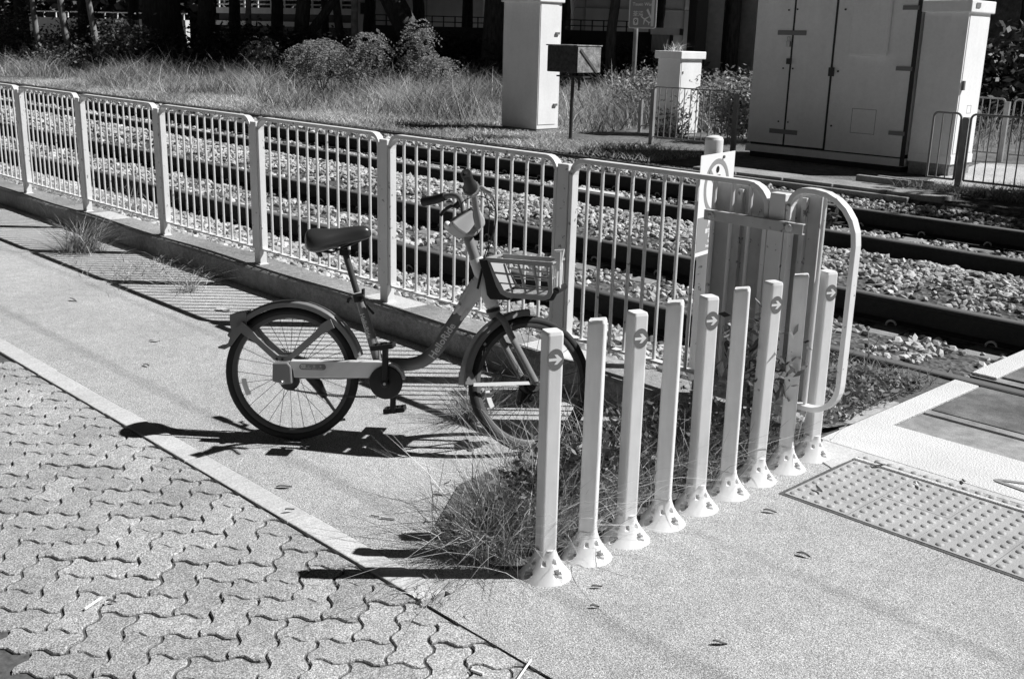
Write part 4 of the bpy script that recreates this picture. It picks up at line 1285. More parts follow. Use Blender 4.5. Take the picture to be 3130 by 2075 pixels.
def leaves_arr(C, size, up=.3, asp=.45):
    """C (n,3) centres -> kite leaves, two triangles each"""
    n = len(C)
    d = nrg.normal(size=(n, 3)); d[:, 2] = d[:, 2] * .6 - up * .3; d /= np.linalg.norm(d, axis=1)[:, None]
    r = nrg.normal(size=(n, 3)); r[:, 2] += up * 2; s_ = np.cross(d, r); s_ /= np.linalg.norm(s_, axis=1)[:, None] + 1e-9
    L = (size * nrg.uniform(.5, 1.3, n))[:, None]
    V = np.stack([C - d * L / 2, C + s_ * L * asp / 2, C + d * L / 2, C - s_ * L * asp / 2], 1)
    F = (np.array([(0, 1, 2, 3)])[None] + (np.arange(n) * 4)[:, None, None]).reshape(-1, 4)
    return V.reshape(-1, 3), F
def leaf_cloud(name, C, size, mat_, parent=None, up=.3, asp=.45):
    V, F = leaves_arr(C, size, up, asp)
    sh = np.repeat(nrg.random(len(C)), 4)
    return np_mesh(name, V, F, mat_, parent, sh)
def blob_pts(n, c, r, clumps=12, tight=.35):
    cc = nrg.normal(size=(clumps, 3)); cc /= np.linalg.norm(cc, axis=1)[:, None]; cc *= nrg.uniform(.25, .95, (clumps, 1))
    k = nrg.integers(0, clumps, n)
    p = cc[k] + nrg.normal(size=(n, 3)) * tight * nrg.uniform(.5, 1.0, (clumps, 1))[k]
    return np.array(c) + p * np.array(r)
def P2(n, xr, yr, z=GZ):
    return np.stack([nrg.uniform(*xr, n), nrg.uniform(*yr, n), np.full(n, z)], 1)

# --- weeds and grass round the bollards
def clump_mix(n, regions, hr, zb=0.0):
    P = []; 
    for (cx, cy, rx, ry, wgt) in regions:
        k = int(n * wgt); P.append(np.stack([nrg.normal(cx, rx, k), nrg.normal(cy, ry, k), np.full(k, zb)], 1))
    P = np.concatenate(P); return P, nrg.uniform(hr[0], hr[1], len(P)) * nrg.uniform(.5, 1, len(P))
regs = [(-2.47, 2.32, .06, .06, .22), (-2.43, 2.55, .07, .09, .16), (-2.50, 2.85, .10, .15, .18), (-2.50, 3.2, .12, .15, .16), (-2.48, 3.55, .1, .15, .12), (-2.42, 3.95, .08, .12, .08), (-2.75, 2.9, .12, .25, .08)]
def off_path(P, H):
    k = (P[:, 0] < -2.275) & ((P[:, 1] > 2.2))
    return P[k], H[k]
P, H = off_path(*clump_mix(2400, regs, (.12, .44)))
o = blades('weeds', P, H, M['grass'], .004, .22, .42); tag(o, 'tangled green grass growing along the bollard row behind the bicycle wheel', 'grass', kind='stuff')
P, H = off_path(*clump_mix(1500, regs, (.12, .5)))
o = blades('dry_weeds', P, H, M['straw'], .003, .45, .7); tag(o, 'pale dry grass stalks tangled among the bollards', 'grass', kind='stuff')
P = np.concatenate([blob_pts(1500, (-2.52, 2.75, .16), (.16, .35, .17), 14), blob_pts(1900, (-2.52, 3.35, .14), (.18, .45, .16), 16), blob_pts(500, (-2.42, 3.9, .12), (.12, .2, .12), 8)])
P = P[(P[:, 2] > 0) & (P[:, 0] < -2.29)]
o = leaf_cloud('weed_leaves', P, .034, M['leaf'], up=.6); tag(o, 'small dark leaves of the weeds between the bollards', 'weeds', kind='stuff')
# long arching straws over the bases
P = np.stack([nrg.normal(-2.36, .05, 90), nrg.uniform(2.25, 2.75, 90), np.zeros(90)], 1); H = nrg.uniform(.18, .45, 90)
o = blades('straw', P, H, M['straw'], .0035, .7, .9, segs=5); tag(o, 'long bleached straws leaning out over the nearest bollard bases', 'straw', kind='stuff')
# verge weeds near the crossing
P = P2(2600, (-3.05, -2.36), (3.95, 5.5), -.01); P = P[(P[:, 0] > -3.0 - .0 * P[:, 1])]
o = blades('verge_grass', P, nrg.uniform(.02, .09, len(P)), M['grass'], .006, .5, .6); tag(o, 'low weeds on the verge between the fence end and the crossing', 'weeds', kind='stuff')
C = P2(3200, (-2.95, -2.36), (3.9, 5.3), 0); C[:, 2] = nrg.uniform(0, .06, len(C))
o = leaf_cloud('verge_leaves', C, .04, M['leaf'], up=1.0); tag(o, 'small flat weed leaves and dead leaves on the verge', 'weeds', kind='stuff')
# single tall weeds on the verge
for (x, y, h) in ((-2.66, 5.2, .32), (-2.75, 4.9, .25)):
    t = thing('wild_flower', 'thin seeding weed stalk beside the rail, ' + ('taller one nearer the crossing' if h > .3 else 'shorter one nearer the fence end'), 'plant', (x, y, -.05))
    b = MB(); b.tube([(0, 0, 0), (.02, 0, h * .6), (-.01, .02, h)], .003, 5); b.tube([(.015, 0, h * .5), (.06, .02, h * .9)], .002, 5); b.build('stem', M['straw'], t)
    b = MB(); b.sphere((-.01, .02, h), .012, 6); b.sphere((.06, .02, h * .9), .010, 6); b.build('flower_head', M['straw'], t)
M['scrub_leaf2'] = mat('narrow_leaf', .24, .45, shade=.8, trans=.3)
# leafy plant between 7th and 8th bollards
t = thing('leafy_weed', 'bushy weed with narrow pointed leaves growing up between the seventh and eighth bollards', 'plant', (-2.33, 3.66, 0))
b = MB(); tips = []
for k in range(9):
    a = rnd.uniform(0, 6.28); r = rnd.uniform(.02, .11); h = rnd.uniform(.38, .56)
    b.tube(curve([(0, 0, 0), (.02 * math.cos(a), .02 * math.sin(a), h * .5), (r * math.cos(a), r * math.sin(a), h)], 4), .003, 5); tips.append((r * math.cos(a), r * math.sin(a), h))
b.build('stem', M['bark'], t)
C = np.concatenate([np.array(tips)[nrg.integers(0, 9, 330)] + nrg.normal(size=(330, 3)) * np.array([.05, .05, .07]), nrg.normal(size=(120, 3)) * np.array([.04, .05, .08]) + np.array([0, 0, .22])])
leaf_cloud('leaves', C, .06, M['scrub_leaf2'], t, up=.2, asp=.34)
# tufts
def tuft(label, x, y, z, n, h, sp, mats=('grass', 'straw'), grp='tufts of grass beside the path', lean=.5, wd=.004):
    t = thing('grass_tuft', label, 'grass tuft', (x, y, z), grp)
    for k, mm in enumerate(mats):
        m_ = n if k == 0 else n // 2
        P = np.stack([nrg.normal(0, sp, m_), nrg.normal(0, sp, m_), np.zeros(m_)], 1)
        blades('blades', P, nrg.uniform(.3, 1, m_) * h, M[mm], wd, lean, .7, parent=t, segs=4)['kind'] = 'stuff'
    return t
tuft('large spreading grass tuft with long arching stalks at the foot of the kerb, left', -8.35, 3.42, 0, 380, .34, .07, lean=.6)
o = tuft('sparse flattened dry grass lying on the path along the kerb', -7.3, 3.52, 0, 260, .13, .28, lean=1.3)
tuft('small thin grass sprig on the path in the railing shadow', -6.62, 3.42, 0, 60, .20, .03, mats=('straw', 'grass'), lean=.7)
tuft('green grass tuft growing against the kerb by the front wheel', -3.52, 3.18, 0, 220, .24, .035)
tuft('faint grass sprigs at the joint of the edging end', -2.36, 1.98, 0, 40, .06, .04, mats=('straw', 'grass'))
tuft('thin dry stalks between the bicycle frame and the kerb', -3.62, 3.4, 0, 50, .26, .06, mats=('straw', 'grass'), lean=.5)
tuft('weeds at the foot of the third fence bay inside the gravel', -9.9, 4.3, .03, 200, .3, .2)

# --- field of long grass
def field(n, xr, yr, hr, mat_, name, lab, wd, lean=.3, bend=.6, thin=None, segs=2):
    P = P2(n, xr, yr)
    if thin is not None: P = P[thin(P)]
    # patchy heights
    hh = nrg.uniform(hr[0], hr[1], len(P)) * (.65 + .35 * np.sin(P[:, 0] * .9 + 1.7 * np.sin(P[:, 1] * .8)) + .15 * np.sin(P[:, 0] * 3.1 + P[:, 1] * 2.2))
    hh = np.clip(hh, .04, None)
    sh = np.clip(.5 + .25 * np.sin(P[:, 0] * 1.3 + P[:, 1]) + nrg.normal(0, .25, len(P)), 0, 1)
    o = blades(name, P, hh, mat_, wd, lean, bend, shade=sh, segs=segs); return tag(o, lab, 'grass', kind='stuff')
def vis(P, pad=.06):
    dep = P[:, 0] * F2.x + P[:, 1] * F2.y; lat = P[:, 0] * L2.x + P[:, 1] * L2.y
    return (np.abs(lat) < dep * (.455 + pad)) & (dep < 46)
clear = lambda P: ~((P[:, 0] > -9.7) & (P[:, 1] < 17.6)) & ~((P[:, 0] > -13.4) & (P[:, 1] < 17.0) & (P[:, 1] > 13.6)) & ~((P[:, 0] > -15.3) & (P[:, 0] < -13.9) & (P[:, 1] > 14.1) & (P[:, 1] < 15.0)) & ~((P[:, 0] > -12.75) & (P[:, 0] < -11.9) & (P[:, 1] > 15.6) & (P[:, 1] < 16.6))
tall = lambda P: vis(P) & clear(P) & (P[:, 1] > 13.7 + .5 * np.sin(P[:, 0] * .7) + np.where(P[:, 0] > -16, 1.0, 0)) & (P[:, 1] - .0 * P[:, 0] < 34)
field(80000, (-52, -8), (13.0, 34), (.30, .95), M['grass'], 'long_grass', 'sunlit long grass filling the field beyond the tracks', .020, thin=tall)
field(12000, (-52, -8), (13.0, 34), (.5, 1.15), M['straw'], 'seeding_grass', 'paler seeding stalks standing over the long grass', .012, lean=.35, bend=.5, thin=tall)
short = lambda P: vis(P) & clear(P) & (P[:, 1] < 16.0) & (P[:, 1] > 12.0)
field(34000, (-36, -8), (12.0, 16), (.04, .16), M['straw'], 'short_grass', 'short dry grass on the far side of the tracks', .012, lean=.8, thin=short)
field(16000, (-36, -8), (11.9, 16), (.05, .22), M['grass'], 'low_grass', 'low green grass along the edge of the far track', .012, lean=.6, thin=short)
near_r = lambda P: (P[:, 1] < 13.2)
field(2600, (-6.3, -4.2), (12.45, 13.25), (.05, .28), M['grass'], 'edge_grass', 'dark grass growing round the foot of the right railing', .008, lean=.5)
# left verge far down the track
field(5000, (-20, -9), (4.02, 4.5), (.02, .1), M['grass'], 'verge_tufts', 'low weeds along the kerb behind the fence', .006, lean=.6)

# --- shrubs with feathery fronds
def frond_bush(label, x, y, h, rad, nf, cat='shrub', grp='feathery shrubs in the long grass', mat_='grass', leaf=.075):
    t = thing('feathery_shrub', label, cat, (x, y, GZ), grp)
    b = MB(); C = []
    for k in range(nf):
        a = rnd.uniform(0, 6.28); r0 = rad * rnd.uniform(0, .45); hh = h * rnd.uniform(.30, .98) * (1 - .35 * r0 / rad)
        L = rnd.uniform(.35, .6) * min(1, h)
        o0 = Vector((r0 * math.cos(a), r0 * math.sin(a), hh))
        a2 = a + rnd.uniform(-.7, .7)
        for i in range(9):
            s = i / 8
            p = o0 + Vector((math.cos(a2), math.sin(a2), 0)) * L * s + Vector((0, 0, .16 * math.sin(PI * min(1, s * 1.05)) - .26 * s * s)) * L * 1.3
            sdv = Vector((-math.sin(a2), math.cos(a2), 0))
            for sg in (-1, 1):
                for q in (.3, .8): C.append(p + sdv * sg * .055 * q * (1.1 - s * .5) + Vector((0, 0, -.03 * q)))
    for k in range(7):
        a = rnd.uniform(0, 6.28); b.tube([(0, 0, 0), (rad * .3 * math.cos(a), rad * .3 * math.sin(a), h * .8)], .012, 5)
    b.build('stem', M['bark'], t)
    leaf_cloud('fronds', np.array([tuple(c) for c in C]), leaf, M[mat_], t, up=.9, asp=.4)
    return t
frond_bush('widest feathery shrub, leaning over the long grass near the middle of the field', -25.8, 17.6, 1.45, 1.9, 330)
frond_bush('tall feathery sapling standing alone in front of the dark railing', -24.0, 19.5, 2.05, .55, 110)
frond_bush('low feathery shrub at the foot of the lone sapling', -22.6, 19.0, 1.15, .75, 120)
frond_bush('drooping feathery shrub between the dark trunks and the widest shrub', -32.8, 20.0, 1.45, .75, 120)
frond_bush('slender feathery sapling left of the dark tree trunks', -43.5, 21.5, 1.5, .5, 60)
frond_bush('feathery shrub crowning the right end of the widest shrub', -24.9, 18.6, 1.75, .8, 120)
M['scrub_leaf'] = mat('scrub_leaf', .30, .45, shade=.8, trans=.35)
# leafy scrub right of the low cabinet
for (x, y, r, h, n, lab) in ((-10.9, 16.3, 1.15, 1.42, 9000, 'leafy creeper covered scrub between the low white cabinet and the wide grey cabinet'), (-14.9, 19.0, 1.8, 1.1, 5600, 'leafy scrub behind the box on the post'), (-12.2, 18.2, 1.5, 1.3, 5200, 'leafy scrub rising behind the low white cabinet')):
    t = thing('scrub', lab, 'shrub', (x, y, GZ), 'leafy scrub behind the cabinets')
    P = blob_pts(n, (0, 0, h * .45), (r * .8, r * .6, h * .48), 22, .3); P = P[P[:, 2] > .02]
    leaf_cloud('leaves', P, .085, M['scrub_leaf'], t, up=.7)
    b = MB()
    for k in range(8):
        a = rnd.uniform(0, 6.28); b.tube([(0, 0, 0), (r * .5 * math.cos(a), r * .4 * math.sin(a), h * .7)], .015, 5)
    b.build('stem', M['bark'], t)
tuft('weeds sprouting on the lid of the low white cabinet', -12.45, 16.0, 1.53, 26, .22, .08, mats=('straw', 'grass'), grp='plants on the low cabinet', wd=.014)
t = thing('creeper', 'creeper with leaves climbing the front of the low white cabinet', 'plant', (-12.1, 15.7, GZ))
P = np.stack([nrg.uniform(-.45, .30, 420), nrg.uniform(-.05, .04, 420), np.abs(nrg.normal(0, .28, 420))], 1); leaf_cloud('leaves', P, .075, M['leaf'], t, up=.4)

# =================================================================== BACKGROUND
BE = 135.7
def far(px_, D):
    """ground point at depth D; px_ = tangent to the left of the view axis"""
    return Vector((F2.x * D + L2.x * px_ * D, F2.y * D + L2.y * px_ * D, 0))
def tan_(x): return (1565 - x) / 3456.0
def hz(x, y, D): return 1.7 + (73 + .0264 * x - y) / 3456.0 * D

# pale slender trunks at left
def trunk_tree(label, x, D, xt, r, crown=True, mat_='bark_pale', lean_px=0, ctop=8.5, cr=2.6, grp='slender pale trees at the left edge of the field', fork=False):
    p = far(tan_(x), D); t = thing('tree', label, 'tree', (p.x, p.y, GZ), grp)
    top = far(tan_(xt), D) - p; H = 3.2
    d = Vector((top.x / 2.9, top.y / 2.9, 1))
    b = MB(); pts = [d * z + Vector((.04 * math.sin(z * 2 + x), .03 * math.sin(z * 3), 0)) for z in (0, .6, 1.3, 2.0, 2.8, 3.8, 5.0, 6.6)]
    b.tube(pts, 1, 10, rs=[r * 1.35, r * 1.1, r, r * .95, r * .9, r * .8, r * .65, r * .4])
    tr = b.build('trunk', M[mat_], t, smooth=True)
    b = MB()
    for k in range(7):
        a = rnd.uniform(0, 6.28); s0 = d * rnd.uniform(3.9, 5.6)
        b.tube([s0, s0 + Vector((math.cos(a) * cr * .5, math.sin(a) * cr * .5, .8)), s0 + Vector((math.cos(a) * cr * .8, math.sin(a) * cr * .8, 1.7))], 1, 6, rs=[r * .5, r * .3, r * .1])
    if fork: b.tube([d * 1.2, d * 2 + Vector((.5, .4, 0)), d * 3.4 + Vector((1.3, 1.0, 0))], 1, 8, rs=[r * .7, r * .6, r * .5])
    b.build('limb', M[mat_], t)
    o = link('crown', crown_me[rnd.randrange(len(crown_me))], t)
    o.location = d * 6.4; o.scale = (cr / 2.6, cr / 2.6, .85); o.rotation_euler = (0, 0, rnd.uniform(0, 6))
    return t
crown_me = []
for k in range(3):
    P = blob_pts(2600, (0, 0, 0), (2.9, 2.9, 2.1), 26, .26); P = P[P[:, 2] > -2.6]
    V, F = leaves_arr(P, .32, .6, .6)
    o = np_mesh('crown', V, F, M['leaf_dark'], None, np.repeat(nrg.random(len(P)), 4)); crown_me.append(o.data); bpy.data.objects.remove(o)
trunk_tree('leftmost slender pale tree leaning out of the frame', 96, 42, 76, .11)
trunk_tree('second slender pale tree from the left', 190, 41, 160, .13)
trunk_tree('third slender pale tree from the left, thinnest', 285, 40, 243, .11)
trunk_tree('slender pale sunlit trunk in the middle behind the feathery shrubs', 1062, 40, 1061, .13, grp=None)
trunk_tree('thin dark trunk right of the box on the post', 1842, 36, 1850, .17, mat_='bark', grp='dark trees before the viaduct')
big = 'big dark trees behind the field'
trunk_tree('massive dark tree trunk at the left of the graffiti pale limb', 478, 47, 470, .85, mat_='bark', cr=4.2, grp=big)
trunk_tree('dark tree in the deep shade left of centre', 600, 46, 606, .35, mat_='bark', cr=4.0, grp=big)
trunk_tree('thin grey trunk in the shade above the drooping shrub', 742, 44, 736, .12, mat_='bark_pale', cr=3.6, grp=big)
trunk_tree('dark forked tree in front of the pale parapet', 893, 44, 905, .30, mat_='bark', cr=4.2, grp=big, fork=True)
trunk_tree('straight dark trunk right of the forked tree', 972, 45, 968, .15, mat_='bark', cr=3.6, grp=big)
trunk_tree('short dark curved trunk left of the pale building', 1030, 44, 1003, .17, mat_='bark', cr=3.8, grp=big)
trunk_tree('huge leaning dark trunk in front of the pale building', 1300, 44, 1175, .50, mat_='bark', cr=4.4, grp=big)
trunk_tree('dark trunk just left of the tall lamp post', 1482, 40, 1492, .45, mat_='bark', cr=4.0, grp=big)
# more shading trees between and behind
for k, (x, D) in enumerate(((40, 52), (230, 50), (380, 54), (690, 52), (820, 50), (1100, 52), (1260, 50), (1400, 53), (1560, 48), (1700, 50), (1980, 46), (2200, 42), (2420, 40), (2700, 39), (2950, 37), (3100, 36), (3300, 36), (-120, 50))):
    labs = ['background tree behind the ' + s for s in ('ferny foliage in the far left corner', 'slender pale trees', 'parapet wall', 'deep shade left of centre', 'drooping feathery shrub', 'pale building, left end', 'pale building, middle', 'pale building, right end', 'tall narrow white cabinet', 'blackened box', 'road sign', 'concrete piers', 'wide grey cabinet, left part', 'wide grey cabinet, middle', 'wide grey cabinet, right part', 'right railing', 'right edge of the frame', 'left edge of the frame')]
    trunk_tree(labs[k], x, D, x + rnd.uniform(-8, 8), .28, mat_='bark', cr=4.6, grp='shade trees in the background')

# unseen tree added outside the frame at the right to shade the track edge
t = thing('tree', 'broad tree out of frame at the right shading the edge of the farther track', 'tree', (-.1, 16.8, GZ), 'shade trees in the background')
b = MB(); b.tube([(0, 0, 0), (.05, .1, 3), (.1, .1, 6)], 1, 10, rs=[.2, .16, .1]); b.build('trunk', M['bark'], t, smooth=True)
o = link('crown', crown_me[0], t); o.location = (0, 0, 6.2); o.scale = (.62, .62, .6)
# hedges and bushes (dark)
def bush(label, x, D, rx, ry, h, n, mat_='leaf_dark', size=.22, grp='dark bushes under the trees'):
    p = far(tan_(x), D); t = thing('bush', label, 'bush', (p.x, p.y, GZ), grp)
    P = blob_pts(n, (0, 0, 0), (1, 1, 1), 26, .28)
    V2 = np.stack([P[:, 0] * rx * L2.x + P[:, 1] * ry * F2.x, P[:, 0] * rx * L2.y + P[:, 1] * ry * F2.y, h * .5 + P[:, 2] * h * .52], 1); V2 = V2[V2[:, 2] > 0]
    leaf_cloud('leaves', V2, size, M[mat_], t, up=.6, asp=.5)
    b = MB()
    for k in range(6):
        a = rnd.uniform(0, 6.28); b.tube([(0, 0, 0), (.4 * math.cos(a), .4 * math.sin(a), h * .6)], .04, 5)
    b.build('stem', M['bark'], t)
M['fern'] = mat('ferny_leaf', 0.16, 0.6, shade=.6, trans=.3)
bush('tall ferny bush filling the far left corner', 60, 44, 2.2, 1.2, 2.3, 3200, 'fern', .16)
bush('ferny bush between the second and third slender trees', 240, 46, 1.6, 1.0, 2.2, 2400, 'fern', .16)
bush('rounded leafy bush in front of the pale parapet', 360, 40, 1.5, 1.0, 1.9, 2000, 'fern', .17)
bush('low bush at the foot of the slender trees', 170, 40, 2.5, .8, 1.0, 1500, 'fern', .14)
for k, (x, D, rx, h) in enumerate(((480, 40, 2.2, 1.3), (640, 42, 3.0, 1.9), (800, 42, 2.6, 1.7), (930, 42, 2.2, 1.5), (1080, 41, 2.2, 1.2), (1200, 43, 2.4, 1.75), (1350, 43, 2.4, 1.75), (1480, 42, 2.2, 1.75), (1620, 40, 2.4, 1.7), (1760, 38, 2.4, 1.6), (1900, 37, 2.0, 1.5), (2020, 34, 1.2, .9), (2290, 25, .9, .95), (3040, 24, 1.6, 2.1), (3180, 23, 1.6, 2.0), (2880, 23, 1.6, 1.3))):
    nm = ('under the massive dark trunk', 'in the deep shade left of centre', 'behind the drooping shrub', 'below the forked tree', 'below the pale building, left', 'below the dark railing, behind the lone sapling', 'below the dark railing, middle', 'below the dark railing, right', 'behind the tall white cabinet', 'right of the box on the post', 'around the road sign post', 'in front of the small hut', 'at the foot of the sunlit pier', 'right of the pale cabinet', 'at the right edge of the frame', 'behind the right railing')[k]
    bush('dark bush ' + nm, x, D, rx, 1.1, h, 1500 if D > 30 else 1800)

# buildings and viaducts
def bldg_frame(x, D, yaw):
    p = far(tan_(x), D); a = math.radians(yaw)
    R_ = Matrix.Rotation(a, 4, 'Z'); return p, R_
def put(t, yaw): t.rotation_euler = (0, 0, math.radians(yaw))
VY = 135.7 - 90   # yaw so that local +x runs to the right of the view and local -y faces the camera
# pale parapet wall, left
p = far(tan_(300), 62); t = thing('parapet_wall', 'pale parapet wall with a low rail seen between the trees at the far left', 'wall', (p.x, p.y, 0)); put(t, VY - 28)
b = MB(); b.box(-6, 6, -.15, .15, -.2, 2.1); b.build('wall', M['wall'], t)
b = MB(); b.tube([(-6, 0, 2.42), (6, 0, 2.42)], .03, 6)
b.build('rail', M['fence'], t)
for k in range(13):
    b = MB(); b.box(-5.9 + k * .97, -5.84 + k * .97, -.03, .03, 2.1, 2.42); b.build('rail_post', M['fence'], t)
# elevated road with white railings
p = far(tan_(900), 62); t = thing('elevated_road', 'elevated road deck with white railings behind the forked tree', 'viaduct', (p.x, p.y, 0)); put(t, VY - 30)
zt = hz(900, 30, 62); zb_ = hz(900, 42, 62)
b = MB(); b.box(-6, 4, -.4, 6, zb_ - .1, zt); b.build('deck', M['wall'], t)
b = MB(); b.box(-6, 4, -.2, 5, 1.0, zb_ - .1); b.build('abutment', M['dark_metal'], t)
b = MB(); b.box(-6, 4, -.5, -.3, hz(900, 84, 62), hz(900, 70, 62)); b.build('lower_ledge', M['wall'], t)
for z in (.18, .42, .66):
    b = MB(); b.tube([(-6, -.3, zt + z), (4, -.3, zt + z)], .04, 6); b.build('rail', M['fence'], t)
for k in range(11):
    b = MB(); b.box(-5.9 + k * .98, -5.82 + k * .98, -.34, -.26, zt, zt + .7); b.build('rail_post', M['fence'], t)
# pale building
p = far(tan_(1150), 58); t = thing('building', 'plain pale grey building with one dark window behind the leaning tree', 'building', (p.x, p.y, 0)); put(t, VY)
sx = 58 / 3456.0
b = MB(); b.box(-100 * sx, 450 * sx, 0, 8, -.1, 9); wl = b.build('wall', M['wall'], t)
b = MB(); b.box(-72 * sx, -48 * sx, -.05, .1, hz(1087, 46, 58), hz(1087, 14, 58)); wn_ = b.build('window', M['gap'], t)
b = MB(); b.box(-74 * sx, -46 * sx, -.09, -.04, hz(1087, 14, 58), hz(1087, 12, 58)); b.box(-74 * sx, -46 * sx, -.09, -.04, hz(1087, 48, 58), hz(1087, 46, 58)); b.build('frame', M['pier'], wn_)
for xx in (-30, 5, 45, 130): b = MB(); b.box(xx * sx - .03, xx * sx + .03, -.1, 0, 0, 9); b.build('drain_pipe', M['pier'], t)
b = MB(); b.box(300 * sx, 420 * sx, -.06, 0.02, -.1, 9); b.build('pale_wall_bay', M['cab'], t)
# dark railing on the retaining wall
p = far(tan_(1300), 46); t = thing('retaining_wall', 'dark retaining wall topped by a plain two rail fence below the pale building', 'wall', (p.x, p.y, 0)); put(t, VY)
s4 = 46 / 3456.0; zt = hz(1300, 83, 46)
b = MB(); b.box(-190 * s4, 700 * s4, .1, .6, -.1, zt); b.build('wall', M['dark_metal'], t)
for z in (.18, .40):
    b = MB(); b.tube([(-180 * s4, .2, zt + z), (700 * s4, .2, zt + z)], .022, 6); b.build('rail', M['dark_metal'], t)
for k in range(26):
    b = MB(); x_ = (-180 + k * 35) * s4; b.box(x_ - .025, x_ + .025, .17, .23, zt, zt + .42); b.build('rail_post', M['dark_metal'], t)
# grey building behind the road sign
p = far(tan_(1960), 50); t = thing('building', 'grey panelled building wall behind the road sign', 'building', (p.x, p.y, 0)); put(t, VY)
s5 = 50 / 3456.0
b = MB(); b.box(-230 * s5, 160 * s5, 0, 6, -.1, 9); b.build('wall', M['wall'], t)
b = MB(); b.box(-230 * s5, 160 * s5, -.05, 0.01, hz(1960, 36, 50), hz(1960, 33, 50)); b.build('ledge', M['pier'], t)
for k in range(5): b = MB(); b.box((-200 + k * 75) * s5, (-197 + k * 75) * s5, -.04, .01, 0, 9); b.build('panel_joint', M['pier'], t)
# small hut
D = 38; s6 = D / 3456.0; p = far(tan_(2000), D); t = thing('hut', 'small hut with corrugated wall and flat white roof edge beyond the low cabinet', 'hut', (p.x, p.y, 0)); put(t, VY - 12)
b = MB(); b.box(-32 * s6, 22 * s6, 0, 1.6, 0, hz(2000, 108, D)); w_ = b.build('wall', M['pier'], t)
for k in range(14):
    b = MB(); x_ = (-32 + k * 4) * s6; b.box(x_, x_ + .02, -.02, .0, 0, hz(2000, 108, D)); b.build('corrugation', M['wall'], w_)
b = MB(); b.box(-36 * s6, 52 * s6, -.15, 1.8, hz(2000, 108, D), hz(2000, 88, D)); b.build('roof', M['cab'], t, bevel=.01)
# viaduct piers
D = 36; s7 = D / 3456.0
for k, (xa, xb, yaw, lab, mm) in enumerate(((2098, 2132, 0, 'narrow dark viaduct pier, leftmost of the piers', 'dark_metal'), (2132, 2182, -10, 'broad concrete viaduct pier in the middle', 'pier'), (2192, 2232, 0, 'round dark metal column with a sunlit edge between the piers', 'bark'), (2236, 2284, -36, 'concrete viaduct pier with a sunlit triangle, next to the wide cabinet', 'pier'))):
    xm = (xa + xb) / 2; hw_ = (xb - xa) / 2 * s7
    p = far(tan_(xm), D + .4 * k); t = thing('viaduct_pier', lab, 'pier', (p.x, p.y, 0), 'viaduct piers'); put(t, VY + yaw)
    b = MB()
    if k == 2: b.lathe([(hw_, 0), (hw_, 8.4)], 20)
    else: b.box(-hw_, hw_, -.1, 1.6, 0, 8.4)
    b.build('shaft', M[mm], t, smooth=(k == 2))
    b = MB(); b.box(-hw_ * 1.25, hw_ * 1.25, -.3, 1.8, 8.4, 8.9); b.build('pier_cap', M['pier'], t)
p = far(tan_(2230), 44); t = thing('viaduct', 'viaduct deck and back wall above and behind the piers', 'viaduct', (p.x, p.y, 0)); put(t, VY)
b = MB(); b.box(-4, 22, -9, 0, 8.9, 9.8); b.build('deck', M['pier'], t)
b = MB(); b.box(-1.8, 22, 0, .4, -.1, 9); b.build('back_wall', M['slab_dark'], t)

# lamp post
p = far(tan_(1524), 37); D = 37
t = thing('lamp_post', 'grey tubular lamp post with a thicker base just left of the tall narrow cabinet', 'lamp post', (p.x, p.y, GZ))
b = MB(); b.lathe([(.125, -.1), (.125, 1.75), (.115, 1.85), (.07, 2.0), (.068, 6.5), (.04, 8.0)], 18); b.build('pole', M['galv'], t, smooth=True)
b = MB(); b.tube([(0, 0, 7.9), (-.5, -.4, 8.4), (-1.2, -1.0, 8.5)], .035, 8); b.box(-1.8, -1.15, -1.45, -.9, 8.44, 8.56); b.build('lamp_head', M['galv'], t)
# thin dark signal post left of tall cabinet
# road sign
D = 27; s8 = D / 3456.0; p = far(tan_(1936), D)
t = thing('road_sign', 'road direction sign on a grey post reading Tsuen Wan with route number and aeroplane symbol', 'road sign', (p.x, p.y, GZ)); put(t, VY - 22)
zb_ = hz(1936, 90, D) - GZ; wd = 80 * s8 / math.cos(math.radians(22)); 
b = MB(); b.cyl((-.17, .08, -.1), (-.17, .08, zb_ + 1.4), .055, 14); b.build('post', M['galv'], t, smooth=True)
b = MB(); b.prism([(wd / 2 * sx_ + 0, 0) for sx_ in (-1, 1)] and [(x_ + 0, z_ + zb_ + .65) for x_, z_ in rrect(wd, 1.3, .04)], -.012, .0, 'y'); pl_ = b.build('sign_plate', M['sign_face'], t)
b = MB(); b.prism([(x_, z_ + zb_ + .65) for x_, z_ in rrect(wd - .05, 1.25, .03)], -.0135, -.012, 'y'); b.build('sign_ground', M['sign_green'], pl_)
b = MB()
for txt, s_, x_, z_ in (('Tsuen Wan', .105, -.255, .52), ('\u8343\u7063', .13, -.24, .29)):
    vs, fs = text_geo(txt, s_, .0008, 'LEFT', .002); b.add(vs, fs, Matrix.Translation((x_, -.0145, zb_ + z_)) @ XZ)
k_ = wd / 2
b.box(k_ - .125, k_ - .055, -.0165, -.0138, zb_ + .05, zb_ + 1.25)
b.add([(k_ - .25, -.0152, zb_ + .42), (k_ - .21, -.0152, zb_ + .46), (k_ - .12, -.0152, zb_ + .28), (k_ - .12, -.0152, zb_ + .20)], [(0, 1, 2, 3)])
